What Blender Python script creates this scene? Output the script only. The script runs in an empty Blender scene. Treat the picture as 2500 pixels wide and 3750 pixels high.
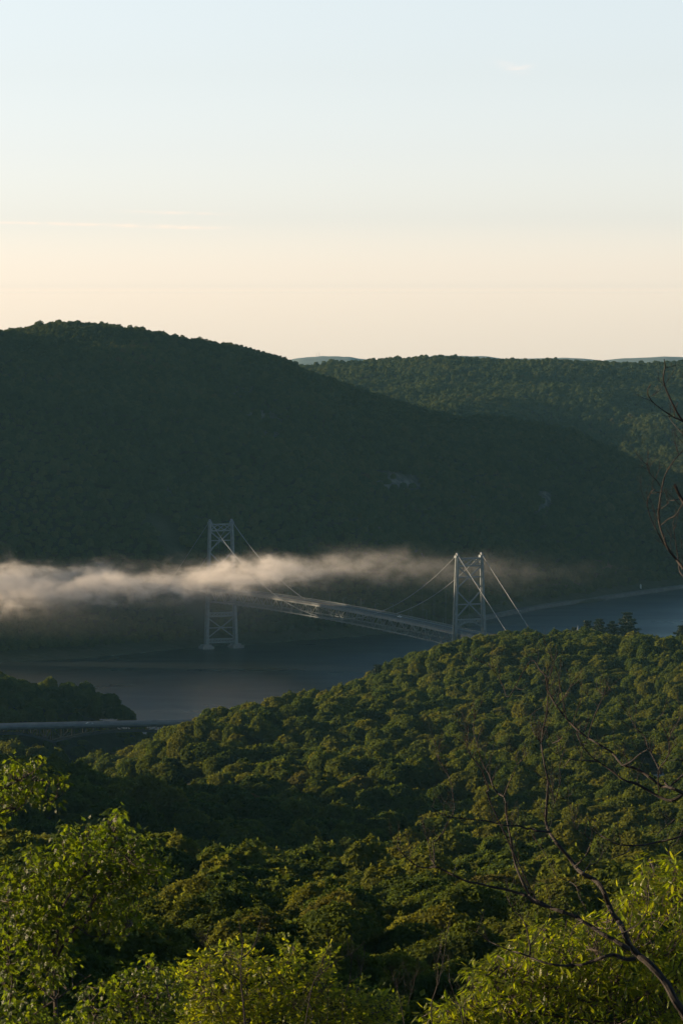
import bpy, math, random
import numpy as np

random.seed(7)
RNG = np.random.default_rng(7)
sc = bpy.context.scene
COL = sc.collection
R = math.radians

# ------------------------------------------------------------------ camera model
H = 303.0
F = 15107.0                       # focal length in pixels of the 2500 x 3750 photograph
HORIZON = 1076.0
PITCH = math.atan((1875 - HORIZON) / F)
CP, SP = math.cos(PITCH), math.sin(PITCH)
K = 2500 / 1568.0                 # reading scale -> photograph pixels


def at(px, py, D):
    """photograph pixel -> world point at forward distance D"""
    u = (px - 1250.0) / F
    v = (1875.0 - py) / F
    dy = CP + v * SP
    dz = -SP + v * CP
    s = D / dy
    return (u * s, D, H + dz * s)


def at8(px, py, D):
    return at(px * K, py * K, D)


def project(x, y, z):
    dz = z - H
    d = y * CP - dz * SP
    v = y * SP + dz * CP
    return 1250 + F * x / d, 1875 - F * v / d


SUN_AZ, SUN_EL = R(-80), R(10.0)
SUND = (math.sin(SUN_AZ) * math.cos(SUN_EL), math.cos(SUN_AZ) * math.cos(SUN_EL), math.sin(SUN_EL))


# ------------------------------------------------------------------ object helpers
def link(o, parent=None):
    COL.objects.link(o)
    if parent is not None:
        o.parent = parent
    return o


def tag(o, label=None, cat=None, group=None, kind=None):
    if label:
        o['label'] = label
    if cat:
        o['category'] = cat
    if group:
        o['group'] = group
    if kind:
        o['kind'] = kind
    return o


def empty(name, loc=(0, 0, 0), rz=0.0):
    o = bpy.data.objects.new(name, None)
    o.empty_display_size = 1.0
    o.location = loc
    o.rotation_euler = (0, 0, rz)
    return link(o)


def mesh_np(name, verts, faces, mat=None, smooth=False):
    """verts (N,3), faces (M,k) numpy arrays"""
    verts = np.asarray(verts, dtype=np.float32)
    faces = np.asarray(faces, dtype=np.int32)
    m = bpy.data.meshes.new(name)
    k = faces.shape[1]
    m.vertices.add(len(verts))
    m.vertices.foreach_set('co', verts.ravel())
    m.loops.add(faces.size)
    m.loops.foreach_set('vertex_index', faces.ravel())
    m.polygons.add(len(faces))
    m.polygons.foreach_set('loop_start', np.arange(0, faces.size, k, dtype=np.int32))
    m.polygons.foreach_set('loop_total', np.full(len(faces), k, dtype=np.int32))
    if smooth:
        m.polygons.foreach_set('use_smooth', np.ones(len(faces), dtype=bool))
    m.update(calc_edges=True)
    if mat:
        m.materials.append(mat)
    return m


class MB:
    """collects shapes, then builds ONE mesh object"""

    def __init__(self):
        self.v, self.f = [], []

    def add(self, verts, faces):
        b = len(self.v)
        self.v.extend([tuple(p) for p in verts])
        self.f.extend([tuple(i + b for i in f) for f in faces])

    def box(self, x0, y0, z0, x1, y1, z1):
        self.add([(x0, y0, z0), (x1, y0, z0), (x1, y1, z0), (x0, y1, z0), (x0, y0, z1), (x1, y0, z1), (x1, y1, z1), (x0, y1, z1)],
                 [(0, 3, 2, 1), (4, 5, 6, 7), (0, 1, 5, 4), (1, 2, 6, 5), (2, 3, 7, 6), (3, 0, 4, 7)])

    def frustum(self, c0, w0, d0, c1, w1, d1):
        """box between two centred rectangles"""
        v = []
        for c, w, d in ((c0, w0, d0), (c1, w1, d1)):
            for sx, sy in ((-1, -1), (1, -1), (1, 1), (-1, 1)):
                v.append((c[0] + sx * w / 2, c[1] + sy * d / 2, c[2]))
        self.add(v, [(0, 3, 2, 1), (4, 5, 6, 7), (0, 1, 5, 4), (1, 2, 6, 5), (2, 3, 7, 6), (3, 0, 4, 7)])

    def bar(self, a, b, w, h=None):
        """rectangular bar from a to b"""
        h = h or w
        a, b = np.array(a, float), np.array(b, float)
        d = b - a
        L = np.linalg.norm(d)
        if L < 1e-6:
            return
        d /= L
        up = np.array([0, 0, 1.0]) if abs(d[2]) < 0.95 else np.array([0, 1.0, 0])
        s = np.cross(d, up)
        s /= np.linalg.norm(s)
        t = np.cross(s, d)
        v = []
        for p in (a, b):
            for i, j in ((-1, -1), (1, -1), (1, 1), (-1, 1)):
                v.append(tuple(p + s * i * w / 2 + t * j * h / 2))
        self.add(v, [(0, 3, 2, 1), (4, 5, 6, 7), (0, 1, 5, 4), (1, 2, 6, 5), (2, 3, 7, 6), (3, 0, 4, 7)])

    def tube(self, pts, rad, seg=6, jit=0.0):
        pts = np.array(pts, float)
        n = len(pts)
        rad = np.array(rad, float) if np.ndim(rad) else np.full(n, float(rad))
        tan = np.gradient(pts, axis=0)
        tan /= (np.linalg.norm(tan, axis=1)[:, None] + 1e-9)
        ref = np.array([0.3, 1.0, 0.2])
        V, Fc = [], []
        for i in range(n):
            s = np.cross(tan[i], ref)
            s /= np.linalg.norm(s) + 1e-9
            t = np.cross(s, tan[i])
            for k in range(seg):
                a = 2 * math.pi * k / seg
                r = rad[i] * (1 + (random.uniform(-jit, jit) if jit else 0))
                V.append(pts[i] + (s * math.cos(a) + t * math.sin(a)) * r)
        for i in range(n - 1):
            for k in range(seg):
                k2 = (k + 1) % seg
                Fc.append((i * seg + k, i * seg + k2, (i + 1) * seg + k2, (i + 1) * seg + k))
        Fc.append(tuple(range(seg - 1, -1, -1)))
        Fc.append(tuple((n - 1) * seg + k for k in range(seg)))
        self.add(V, Fc)

    def cyl(self, c, axis, r, h, seg=12):
        a = np.array(c, float) - np.array(axis, float) * h / 2
        b = np.array(c, float) + np.array(axis, float) * h / 2
        self.tube([a, b], [r, r], seg)

    def build(self, name, mat, parent=None, smooth=False):
        m = bpy.data.meshes.new(name)
        m.from_pydata(self.v, [], self.f)
        if smooth:
            m.polygons.foreach_set('use_smooth', np.ones(len(m.polygons), dtype=bool))
        m.update()
        m.materials.append(mat)
        return link(bpy.data.objects.new(name, m), parent)


# ------------------------------------------------------------------ materials
def new_mat(name):
    m = bpy.data.materials.new(name)
    m.use_nodes = True
    nt = m.node_tree
    nt.nodes.clear()
    out = nt.nodes.new('ShaderNodeOutputMaterial')
    return m, nt, out


def nd(nt, t, **kw):
    n = nt.nodes.new(t)
    for k, v in kw.items():
        setattr(n, k, v)
    return n


def mth(nt, op, a, b=None, c=None, clamp=False):
    n = nt.nodes.new('ShaderNodeMath')
    n.operation = op
    n.use_clamp = clamp
    for i, x in enumerate((a, b, c)):
        if x is None:
            continue
        if isinstance(x, (int, float)):
            n.inputs[i].default_value = x
        else:
            nt.links.new(x, n.inputs[i])
    return n.outputs[0]


def ramp(nt, fac, stops, interp='LINEAR'):
    n = nt.nodes.new('ShaderNodeValToRGB')
    n.color_ramp.interpolation = interp
    el = n.color_ramp.elements
    while len(el) < len(stops):
        el.new(0.5)
    for e, (p, c) in zip(el, stops):
        e.position = p
        e.color = (*c, 1) if len(c) == 3 else c
    nt.links.new(fac, n.inputs[0])
    return n.outputs[0]


def mat_simple(name, col, rough=0.7, var=0.25, scale=1.0, metallic=0.0, bump=0.0):
    m, nt, out = new_mat(name)
    b = nd(nt, 'ShaderNodeBsdfPrincipled')
    tc = nd(nt, 'ShaderNodeTexCoord')
    nz = nd(nt, 'ShaderNodeTexNoise')
    nz.inputs['Scale'].default_value = scale
    nz.inputs['Detail'].default_value = 5
    nt.links.new(tc.outputs['Object'], nz.inputs['Vector'])
    c = ramp(nt, nz.outputs['Fac'], [(0.3, tuple(x * (1 - var) for x in col)), (0.7, tuple(min(1, x * (1 + var)) for x in col))])
    nt.links.new(c, b.inputs['Base Color'])
    b.inputs['Roughness'].default_value = rough
    b.inputs['Metallic'].default_value = metallic
    if bump:
        bp = nd(nt, 'ShaderNodeBump')
        bp.inputs['Strength'].default_value = bump
        nt.links.new(nz.outputs['Fac'], bp.inputs['Height'])
        nt.links.new(bp.outputs['Normal'], b.inputs['Normal'])
    nt.links.new(b.outputs[0], out.inputs['Surface'])
    return m


def mat_foliage(name, stops, translucent=0.35, gloss=0.05, rough=0.45, local=0.25, grove=0.0, perleaf=0.0, tcol=(1.9, 1.8, 0.7), lscale=0.35):
    """leaf surface: colour varies from tree to tree (object random), in groves, and from clump to clump"""
    m, nt, out = new_mat(name)
    oi = nd(nt, 'ShaderNodeObjectInfo')
    fac = oi.outputs['Random']
    if grove:
        nz = nd(nt, 'ShaderNodeTexNoise')
        nz.inputs['Scale'].default_value = 0.012
        nz.inputs['Detail'].default_value = 2
        nt.links.new(oi.outputs['Location'], nz.inputs['Vector'])
        g = mth(nt, 'MULTIPLY_ADD', nz.outputs['Fac'], 2.4, -0.7, clamp=True)
        fac = mth(nt, 'ADD', mth(nt, 'MULTIPLY', g, grove), mth(nt, 'MULTIPLY', oi.outputs['Random'], 1 - grove))
    if perleaf:
        gi = nd(nt, 'ShaderNodeNewGeometry')
        fac = mth(nt, 'ADD', mth(nt, 'MULTIPLY', gi.outputs['Random Per Island'], perleaf), mth(nt, 'MULTIPLY', fac, 1 - perleaf))
    base = ramp(nt, fac, stops)
    tc = nd(nt, 'ShaderNodeTexCoord')
    n2 = nd(nt, 'ShaderNodeTexNoise')
    n2.inputs['Scale'].default_value = lscale
    n2.inputs['Detail'].default_value = 3
    nt.links.new(tc.outputs['Object'], n2.inputs['Vector'])
    hs = nd(nt, 'ShaderNodeHueSaturation')
    nt.links.new(base, hs.inputs['Color'])
    nt.links.new(mth(nt, 'MULTIPLY_ADD', n2.outputs['Fac'], 2 * local * 1.6, 1 - local * 1.6), hs.inputs['Value'])
    d = nd(nt, 'ShaderNodeBsdfDiffuse')
    nt.links.new(hs.outputs[0], d.inputs['Color'])
    t = nd(nt, 'ShaderNodeBsdfTranslucent')
    mx = nd(nt, 'ShaderNodeMix', data_type='RGBA', blend_type='MULTIPLY')
    mx.inputs['Factor'].default_value = 1
    nt.links.new(hs.outputs[0], mx.inputs['A'])
    mx.inputs['B'].default_value = (*tcol, 1)
    nt.links.new(mx.outputs['Result'], t.inputs['Color'])
    s1 = nd(nt, 'ShaderNodeMixShader')
    s1.inputs[0].default_value = translucent
    nt.links.new(d.outputs[0], s1.inputs[1])
    nt.links.new(t.outputs[0], s1.inputs[2])
    last = s1
    if gloss:
        g = nd(nt, 'ShaderNodeBsdfGlossy')
        g.inputs['Roughness'].default_value = rough
        g.inputs['Color'].default_value = (0.9, 0.9, 0.9, 1)
        if perleaf:
            n3 = nd(nt, 'ShaderNodeTexNoise')
            n3.inputs['Scale'].default_value = 22
            nt.links.new(tc.outputs['Object'], n3.inputs['Vector'])
            bp_ = nd(nt, 'ShaderNodeBump')
            bp_.inputs['Strength'].default_value = 0.9
            bp_.inputs['Distance'].default_value = 0.03
            nt.links.new(n3.outputs['Fac'], bp_.inputs['Height'])
            nt.links.new(bp_.outputs['Normal'], g.inputs['Normal'])
        s2 = nd(nt, 'ShaderNodeMixShader')
        s2.inputs[0].default_value = gloss
        nt.links.new(s1.outputs[0], s2.inputs[1])
        nt.links.new(g.outputs[0], s2.inputs[2])
        last = s2
    nt.links.new(last.outputs[0], out.inputs['Surface'])
    return m


M = {}
M['steel'] = mat_simple('painted_steel', (0.13, 0.155, 0.17), 0.45, 0.18, 0.4, metallic=0.35)
M['cable'] = mat_simple('cable_steel', (0.15, 0.17, 0.185), 0.5, 0.12, 0.2)
M['asphalt'] = mat_simple('asphalt', (0.07, 0.072, 0.075), 0.85, 0.25, 0.3)
M['concrete'] = mat_simple('concrete', (0.19, 0.19, 0.185), 0.9, 0.25, 0.3)
M['bark'] = mat_simple('bark', (0.050, 0.040, 0.032), 0.9, 0.5, 6.0, bump=0.5)
M['dead_bark'] = mat_simple('dead_bark', (0.017, 0.0135, 0.011), 0.85, 0.6, 9.0, bump=0.6)
M['trunk'] = mat_simple('tree_trunk', (0.07, 0.06, 0.05), 0.9, 0.4, 1.5)
M['car_white'] = mat_simple('white_car_paint', (0.8, 0.8, 0.8), 0.3, 0.03, 0.5)
M['car_dark'] = mat_simple('grey_car_paint', (0.20, 0.23, 0.26), 0.3, 0.05, 0.5)
M['glass'] = mat_simple('dark_glass', (0.02, 0.025, 0.03), 0.1, 0.1, 0.5)
M['rubber'] = mat_simple('rubber', (0.02, 0.02, 0.02), 0.8, 0.1, 2)
M['white_wall'] = mat_simple('white_wall', (0.55, 0.55, 0.53), 0.8, 0.1, 0.6)
M['roof_pale'] = mat_simple('pale_roof', (0.45, 0.46, 0.47), 0.6, 0.1, 0.6)
M['roof_dark'] = mat_simple('dark_roof', (0.06, 0.06, 0.065), 0.7, 0.2, 0.6)

OAK = [(0.0, (0.036, 0.060, 0.020)), (0.3, (0.062, 0.092, 0.024)), (0.6, (0.092, 0.116, 0.026)), (0.84, (0.122, 0.130, 0.028)), (0.93, (0.10, 0.10, 0.03)), (1.0, (0.125, 0.085, 0.042))]
M['oak'] = mat_foliage('oak_crown', OAK, 0.45, 0.0, 0.5, local=0.3, grove=0.32)
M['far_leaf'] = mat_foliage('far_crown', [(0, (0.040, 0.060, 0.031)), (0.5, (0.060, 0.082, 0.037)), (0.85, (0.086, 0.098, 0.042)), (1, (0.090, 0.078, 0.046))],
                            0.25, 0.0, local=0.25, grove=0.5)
M['needle'] = mat_foliage('pine_needles', [(0, (0.016, 0.030, 0.018)), (1, (0.024, 0.040, 0.022))], 0.1, 0.02, local=0.25)
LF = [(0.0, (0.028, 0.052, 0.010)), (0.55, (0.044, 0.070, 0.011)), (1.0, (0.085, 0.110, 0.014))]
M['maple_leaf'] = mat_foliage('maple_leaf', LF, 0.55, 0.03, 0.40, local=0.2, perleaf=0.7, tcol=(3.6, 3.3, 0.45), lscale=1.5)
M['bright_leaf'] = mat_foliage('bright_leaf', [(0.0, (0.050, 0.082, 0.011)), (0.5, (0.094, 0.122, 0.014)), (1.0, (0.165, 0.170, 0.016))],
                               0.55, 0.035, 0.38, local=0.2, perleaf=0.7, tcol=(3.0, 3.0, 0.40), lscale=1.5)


def mat_ground():
    m, nt, out = new_mat('forest_floor')
    b = nd(nt, 'ShaderNodeBsdfPrincipled')
    b.inputs['Roughness'].default_value = 0.95
    geo = nd(nt, 'ShaderNodeNewGeometry')
    nz = nd(nt, 'ShaderNodeTexNoise')
    nz.inputs['Scale'].default_value = 0.06
    nz.inputs['Detail'].default_value = 8
    nt.links.new(geo.outputs['Position'], nz.inputs['Vector'])
    c = ramp(nt, nz.outputs['Fac'], [(0.3, (0.020, 0.028, 0.011)), (0.55, (0.030, 0.036, 0.014)), (0.75, (0.046, 0.044, 0.024))])
    at_ = nd(nt, 'ShaderNodeAttribute', attribute_name='rock')
    n3 = nd(nt, 'ShaderNodeTexNoise')
    n3.inputs['Scale'].default_value = 0.12
    n3.inputs['Detail'].default_value = 8
    nt.links.new(geo.outputs['Position'], n3.inputs['Vector'])
    rc = ramp(nt, n3.outputs['Fac'], [(0.35, (0.05, 0.055, 0.05)), (0.6, (0.15, 0.15, 0.145))])
    a2 = nd(nt, 'ShaderNodeAttribute', attribute_name='earth')
    mx = nd(nt, 'ShaderNodeMix', data_type='RGBA')
    nt.links.new(at_.outputs['Fac'], mx.inputs['Factor'])
    nt.links.new(c, mx.inputs['A'])
    nt.links.new(rc, mx.inputs['B'])
    mx2 = nd(nt, 'ShaderNodeMix', data_type='RGBA')
    nt.links.new(a2.outputs['Fac'], mx2.inputs['Factor'])
    nt.links.new(mx.outputs['Result'], mx2.inputs['A'])
    mx2.inputs['B'].default_value = (0.20, 0.13, 0.085, 1)
    nt.links.new(mx2.outputs['Result'], b.inputs['Base Color'])
    bp = nd(nt, 'ShaderNodeBump')
    bp.inputs['Strength'].default_value = 0.8
    bp.inputs['Distance'].default_value = 3
    nt.links.new(n3.outputs['Fac'], bp.inputs['Height'])
    nt.links.new(bp.outputs['Normal'], b.inputs['Normal'])
    nt.links.new(b.outputs[0], out.inputs['Surface'])
    return m


def mat_water():
    m, nt, out = new_mat('river_water')
    b = nd(nt, 'ShaderNodeBsdfPrincipled')
    b.inputs['Base Color'].default_value = (0.018, 0.023, 0.022, 1)
    b.inputs['IOR'].default_value = 1.33
    geo = nd(nt, 'ShaderNodeNewGeometry')
    mp = nd(nt, 'ShaderNodeMapping')
    mp.inputs['Rotation'].default_value = (0, 0, R(20))
    mp.inputs['Scale'].default_value = (0.006, 0.014, 1)
    nt.links.new(geo.outputs['Position'], mp.inputs['Vector'])
    cur = nd(nt, 'ShaderNodeTexNoise')
    cur.inputs['Scale'].default_value = 1.0
    cur.inputs['Detail'].default_value = 5
    cur.inputs['Distortion'].default_value = 0.8
    nt.links.new(mp.outputs[0], cur.inputs['Vector'])
    nt.links.new(ramp(nt, cur.outputs['Fac'], [(0.3, (0.26,) * 3), (0.7, (0.36,) * 3)]), b.inputs['Roughness'])
    nz = nd(nt, 'ShaderNodeTexNoise')
    nz.inputs['Scale'].default_value = 0.35
    nz.inputs['Detail'].default_value = 6
    nt.links.new(geo.outputs['Position'], nz.inputs['Vector'])
    bp = nd(nt, 'ShaderNodeBump')
    bp.inputs['Distance'].default_value = 0.35
    nt.links.new(ramp(nt, cur.outputs['Fac'], [(0.3, (0.45,) * 3), (0.7, (0.7,) * 3)]), bp.inputs['Strength'])
    nt.links.new(nz.outputs['Fac'], bp.inputs['Height'])
    nt.links.new(bp.outputs['Normal'], b.inputs['Normal'])
    nt.links.new(b.outputs[0], out.inputs['Surface'])
    return m


M['haze_tinted_wood'] = mat_simple('haze_tinted_woodland', (0.080, 0.120, 0.125), 0.95, 0.3, 0.02)  # pale blue of haze painted into the woodland colour
M['ground'] = mat_ground()
M['water'] = mat_water()


# ------------------------------------------------------------------ terrain: smooth surfaces through measured points
class Surf:
    def __init__(self, pts, c=60.0, smooth=0.0):
        P = np.array(pts, float)
        self.P = P[:, :2]
        self.c = c
        n = len(P)
        A = np.zeros((n + 3, n + 3))
        A[:n, :n] = self._k(self.P, self.P) - np.eye(n) * smooth
        A[:n, n] = 1
        A[:n, n + 1:] = self.P / 1000
        A[n, :n] = 1
        A[n + 1:, :n] = self.P.T / 1000
        b = np.zeros(n + 3)
        b[:n] = P[:, 2]
        self.w = np.linalg.solve(A, b)

    def _k(self, a, b):
        d2 = ((a[:, None, :] - b[None, :, :]) ** 2).sum(-1)
        return np.sqrt(d2 + self.c ** 2)

    def __call__(self, x, y):
        x, y = np.atleast_1d(np.asarray(x, float)), np.atleast_1d(np.asarray(y, float))
        sh = x.shape
        q = np.stack([x.ravel(), y.ravel()], 1)
        out = np.empty(len(q))
        n = len(self.P)
        for i in range(0, len(q), 20000):
            qq = q[i:i + 20000]
            out[i:i + 20000] = self._k(qq, self.P) @ self.w[:n] + self.w[n] + (qq / 1000) @ self.w[n + 1:]
        return out.reshape(sh)


def vnoise(x, y, s, seed):
    """smooth value noise"""
    r = np.random.default_rng(seed)
    G = r.random((256, 256))
    X, Y = np.asarray(x) / s + 1000.3, np.asarray(y) / s + 1000.7
    i, j = np.floor(X).astype(int), np.floor(Y).astype(int)
    u, v = X - i, Y - j
    u, v = u * u * (3 - 2 * u), v * v * (3 - 2 * v)
    g = lambda a, b: G[a % 256, b % 256]
    return (g(i, j) * (1 - u) + g(i + 1, j) * u) * (1 - v) + (g(i, j + 1) * (1 - u) + g(i + 1, j + 1) * u) * v - 0.5


TREE_H = 22.0


def can(px, py, D, th=TREE_H):
    x, y, z = at8(px, py, D)
    return (x, y, z - th)


near_pts = [
    # along the skyline of the wooded spur
    can(1080, 1470, 2850), can(850, 1535, 2600), can(700, 1580, 2400), can(550, 1625, 2200), can(430, 1652, 2050), can(335, 1735, 1880),
    can(1200, 1505, 2820), can(1300, 1490, 2800), can(1440, 1478, 2800), can(1568, 1462, 2750), can(970, 1505, 2740),
    # down the face of the spur towards the camera
    can(784, 1650, 2130), can(784, 1800, 1600), can(784, 1900, 1250), can(784, 2000, 800), can(784, 2100, 560), can(784, 2200, 420), can(784, 2320, 325),
    can(1200, 1600, 2350), can(1200, 1700, 1900), can(1200, 1800, 1550), can(1200, 1900, 1200), can(1200, 2000, 850), can(1200, 2100, 580), can(1200, 2250, 400),
    can(1500, 1550, 2350), can(1540, 1800, 1450), can(1540, 1900, 1150), can(1540, 2000, 820), can(1540, 2150, 500),
    can(560, 1720, 1880), can(450, 1760, 1720), can(400, 1850, 1480), can(600, 1850, 1420), can(540, 1930, 1130),
    # near ridge and left bank of the ravine
    can(450, 1975, 780), can(600, 1990, 780), can(250, 1960, 800), can(60, 1930, 880), can(200, 1785, 1500), can(60, 1775, 1500), can(300, 1800, 1480),
    can(200, 1890, 1150), can(60, 1880, 1150), can(400, 2050, 600), can(150, 2080, 600), can(300, 2200, 420), can(60, 2200, 420),
    # creek valley, viaduct banks
    (-125, 1850, 22), (-150, 2150, 8), (-250, 2100, 16), (-135, 1690, 58), (-190, 1820, 30), (-98, 1990, 24), (-180, 2000, 14), (-130, 2400, 4), (-200, 2420, 14), (-260, 2430, 19), (-160, 2415, 7), (-178, 2395, 20), (-190, 2330, 24), (-235, 2400, 22), (-90, 2380, 22),
    (-135, 2600, -5), (-120, 2700, -6), (-145, 2760, -5),
    can(20, 1568, 2620, 16), can(120, 1590, 2640, 16), can(220, 1610, 2650, 16), can(275, 1640, 2640, 14), can(-150, 1560, 2640, 16),
    (-215, 2780, 3), (-300, 2790, 4), (-150, 2900, -8), (-300, 2950, -8), (-50, 2850, -8), (-60, 2600, -6), (-20, 2760, -7), (20, 2900, -8), (60, 3000, -7), (75, 3090, 1), (120, 3080, 2),
    (-75, 2480, 10), (-100, 3100, -12), (100, 3180, -8), (-300, 3100, -12), (180, 3060, -6), (260, 3060, -8), (500, 3100, -8), (147, 2947, 42),
    # beside the frame: left ground raised out of sight to shade visible slopes
    (-350, 1290, 196), (-350, 1000, 190), (-374, 1600, 200), (-420, 2000, 125), (-450, 2400, 62), (-500, 2700, 28), (-500, 2950, -8), (-150, 470, 258), (-150, 400, 268), (-150, 340, 270), (-190, 720, 192),
    (-420, 420, 235), (-650, 1300, 190), (400, 1000, 172), (400, 1600, 118), (450, 2200, 92), (500, 2700, 70), (550, 2950, 10), (260, 400, 232), (600, 600, 210), (-650, 700, 215),
    # the viewpoint and the steep ground below it
    (0, 0, 301.3), (0, 12, 299.6), (0, 30, 295.5), (0, 55, 289.5), (0, 85, 283.5), (-8, 120, 276.5), (0, 160, 264), (0, 220, 249),
    (-40, 60, 288), (40, 60, 289), (-60, 120, 275), (60, 120, 274), (-150, 180, 268), (150, 150, 262), (-150, 0, 296), (150, 0, 296), (0, -100, 303),
]
near_s = Surf(near_pts, 45)


def near_z(x, y):
    z = near_s(x, y)
    a = np.clip((np.asarray(y) - 200) / 600, 0, 1)
    return z + a * (vnoise(x, y, 55, 3) * 7 + vnoise(x, y, 140, 4) * 8)


def ridge_pt(px, py, D, th=20):
    x, y, z = at8(px, py, D)
    return (x, y, z - th)


nose_pts = [
    # waterline
    (-279, 3385, 0), (-190, 3450, 0), (-103, 3545, 1), (-30, 3600, 0), (50, 3680, 0), (128, 3835, 0), (196, 3990, 0), (270, 4120, 0), (352, 4260, 0), (450, 4420, 0), (620, 4600, 0),
    (-400, 3405, 0), (-500, 3470, 0), (-690, 3690, 0), (-900, 4050, 0), (-1000, 4500, 0),
    (-279, 3300, -12), (-103, 3450, -12), (50, 3560, -12), (150, 3740, -12), (300, 4050, -12), (450, 4300, -12), (700, 4500, -12), (-560, 3330, -12), (-850, 3600, -12), (-1100, 4000, -12),
    # crest
    ridge_pt(-200, 775, 4300), ridge_pt(0, 752, 4300), ridge_pt(60, 743, 4300), ridge_pt(150, 738, 4300), ridge_pt(350, 742, 4300), ridge_pt(480, 755, 4310), ridge_pt(550, 770, 4330),
    ridge_pt(620, 795, 4360), ridge_pt(680, 820, 4380), ridge_pt(735, 846, 4400), ridge_pt(800, 882, 4430), ridge_pt(870, 915, 4460), ridge_pt(950, 934, 4490), ridge_pt(1060, 947, 4520),
    ridge_pt(1180, 955, 4550), ridge_pt(1300, 975, 4560), ridge_pt(1450, 1020, 4600), ridge_pt(1500, 1045, 4610), ridge_pt(1568, 1075, 4640), (520, 4750, 70),
    # face, its left shoulder raised out of view to shade mountain and far tower
    (-280, 3600, 105), (-420, 3640, 178), (-480, 3760, 215), (-135, 3600, 47), (-175, 3590, 50), (-150, 3700, 118), (-150, 3950, 195), (-330, 3950, 215), (0, 3800, 100), (0, 4050, 165), (-500, 3950, 262), (-650, 3900, 200), (-400, 3900, 240), (-520, 4130, 292), (-420, 4060, 268), (130, 4050, 75), (150, 4250, 125),
    (270, 4300, 62), (330, 4400, 80), (-60, 4200, 212), (-650, 4100, 230), (-380, 3540, 85), (-520, 3600, 95),
    # behind
    (-500, 4500, 250), (-200, 4650, 230), (-300, 5000, 150), (0, 4800, 180), (150, 4850, 110), (350, 4900, 80), (500, 5000, 50), (-800, 4500, 170), (-900, 5000, 80), (0, 5300, 60), (600, 5300, 30),
]
nose_s = Surf(nose_pts, 60)


def nose_z(x, y):
    z = nose_s(x, y)
    a = np.clip(z / 40, 0, 1)
    return z + a * (vnoise(x, y, 45, 11) * 7 + vnoise(x, y, 120, 12) * 14 + vnoise(x, y, 18, 13) * 3)


far_pts = []
for px, py in ((600, 850), (736, 838), (800, 828), (870, 823), (950, 816), (1050, 818), (1150, 823), (1300, 825), (1400, 828), (1568, 832), (1750, 836)):
    x, y, z = at8(px, py, 6500)
    z -= 7
    far_pts += [(x, y, z - 9), (x * 0.93, 6150, z - 32), (x * 0.86, 5750, z - 78 + 18 * math.sin(px * 0.013)), (x * 0.8, 5350, 70), (x * 1.1, 7200, z - 60), (x * 1.2, 8000, 60)]
far_s = Surf(far_pts, 120)


def far_z(x, y):
    return far_s(x, y) + (vnoise(x, y, 130, 21) * 22 + vnoise(x, y, 300, 22) * 22) * np.clip((6500 - np.asarray(y)) / 350, 0.3, 1) + vnoise(x, y, 50, 23) * 8


def grid_mesh(name, fn, x0, x1, y0, y1, nx, ny, mat, ypow=1.0, zfloor=None):
    xs = np.linspace(x0, x1, nx)
    ys = y0 + (y1 - y0) * np.linspace(0, 1, ny) ** ypow
    X, Y = np.meshgrid(xs, ys)
    Z = fn(X, Y)
    V = np.stack([X.ravel(), Y.ravel(), Z.ravel()], 1)
    i = np.arange(nx * ny).reshape(ny, nx)
    Fc = np.stack([i[:-1, :-1].ravel(), i[:-1, 1:].ravel(), i[1:, 1:].ravel(), i[1:, :-1].ravel()], 1)
    m = mesh_np(name, V, Fc, mat, smooth=True)
    o = link(bpy.data.objects.new(name, m))
    o['kind'] = 'structure'
    return o, V


def mask_px(V, blobs):
    """soft ellipses given in reading pixels"""
    px, py = project(V[:, 0], V[:, 1], V[:, 2])
    px, py = px / K, py / K
    w = np.zeros(len(V))
    nzv = vnoise(V[:, 0], V[:, 1] + V[:, 2], 14, 31) + 0.6 * vnoise(V[:, 0], V[:, 1] + V[:, 2], 6, 32)
    for cx, cy, rx, ry, s in blobs:
        d = ((px - cx) / rx) ** 2 + ((py - cy) / ry) ** 2
        w = np.maximum(w, s * np.clip(1.25 - d + nzv * 1.6, 0, 1))
    return w


ROCK = [(930, 1108, 55, 24, 0.9), (900, 1095, 30, 14, 0.7), (1252, 1148, 16, 28, 0.9), (1245, 1168, 9, 16, 0.8), (1430, 1045, 45, 14, 0.6), (600, 960, 60, 18, 0.6), (440, 820, 14, 8, 0.6),
        (640, 1000, 60, 14, 0.6), (390, 1130, 16, 8, 0.5), (720, 1010, 40, 10, 0.4), (1480, 1056, 24, 6, 0.6), (480, 1065, 20, 10, 0.4), (1090, 1180, 30, 10, 0.3), (620, 830, 10, 5, 0.5),
        (500, 795, 20, 6, 0.5), (1420, 1300, 20, 10, 0.2), (560, 900, 24, 30, 0.6), (335, 985, 18, 8, 0.4)]
EARTH = [(1385, 1302, 40, 11, 0.75), (1372, 1325, 13, 18, 0.6), (1310, 1345, 40, 9, 0.35)]


def put_attr(m, name, w):
    a = m.attributes.new(name, 'FLOAT', 'POINT')
    a.data.foreach_set('value', w.astype(np.float32))


terr, _ = grid_mesh('terrain', near_z, -720, 720, -120, 3250, 180, 420, M['ground'])
nose, NV = grid_mesh('mountain', nose_z, -1250, 900, 3250, 5400, 260, 260, M['ground'])
put_attr(nose.data, 'rock', mask_px(NV, ROCK))
put_attr(nose.data, 'earth', mask_px(NV, EARTH))
farh, _ = grid_mesh('hills', far_z, -900, 1500, 4850, 8200, 160, 160, M['ground'])


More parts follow.
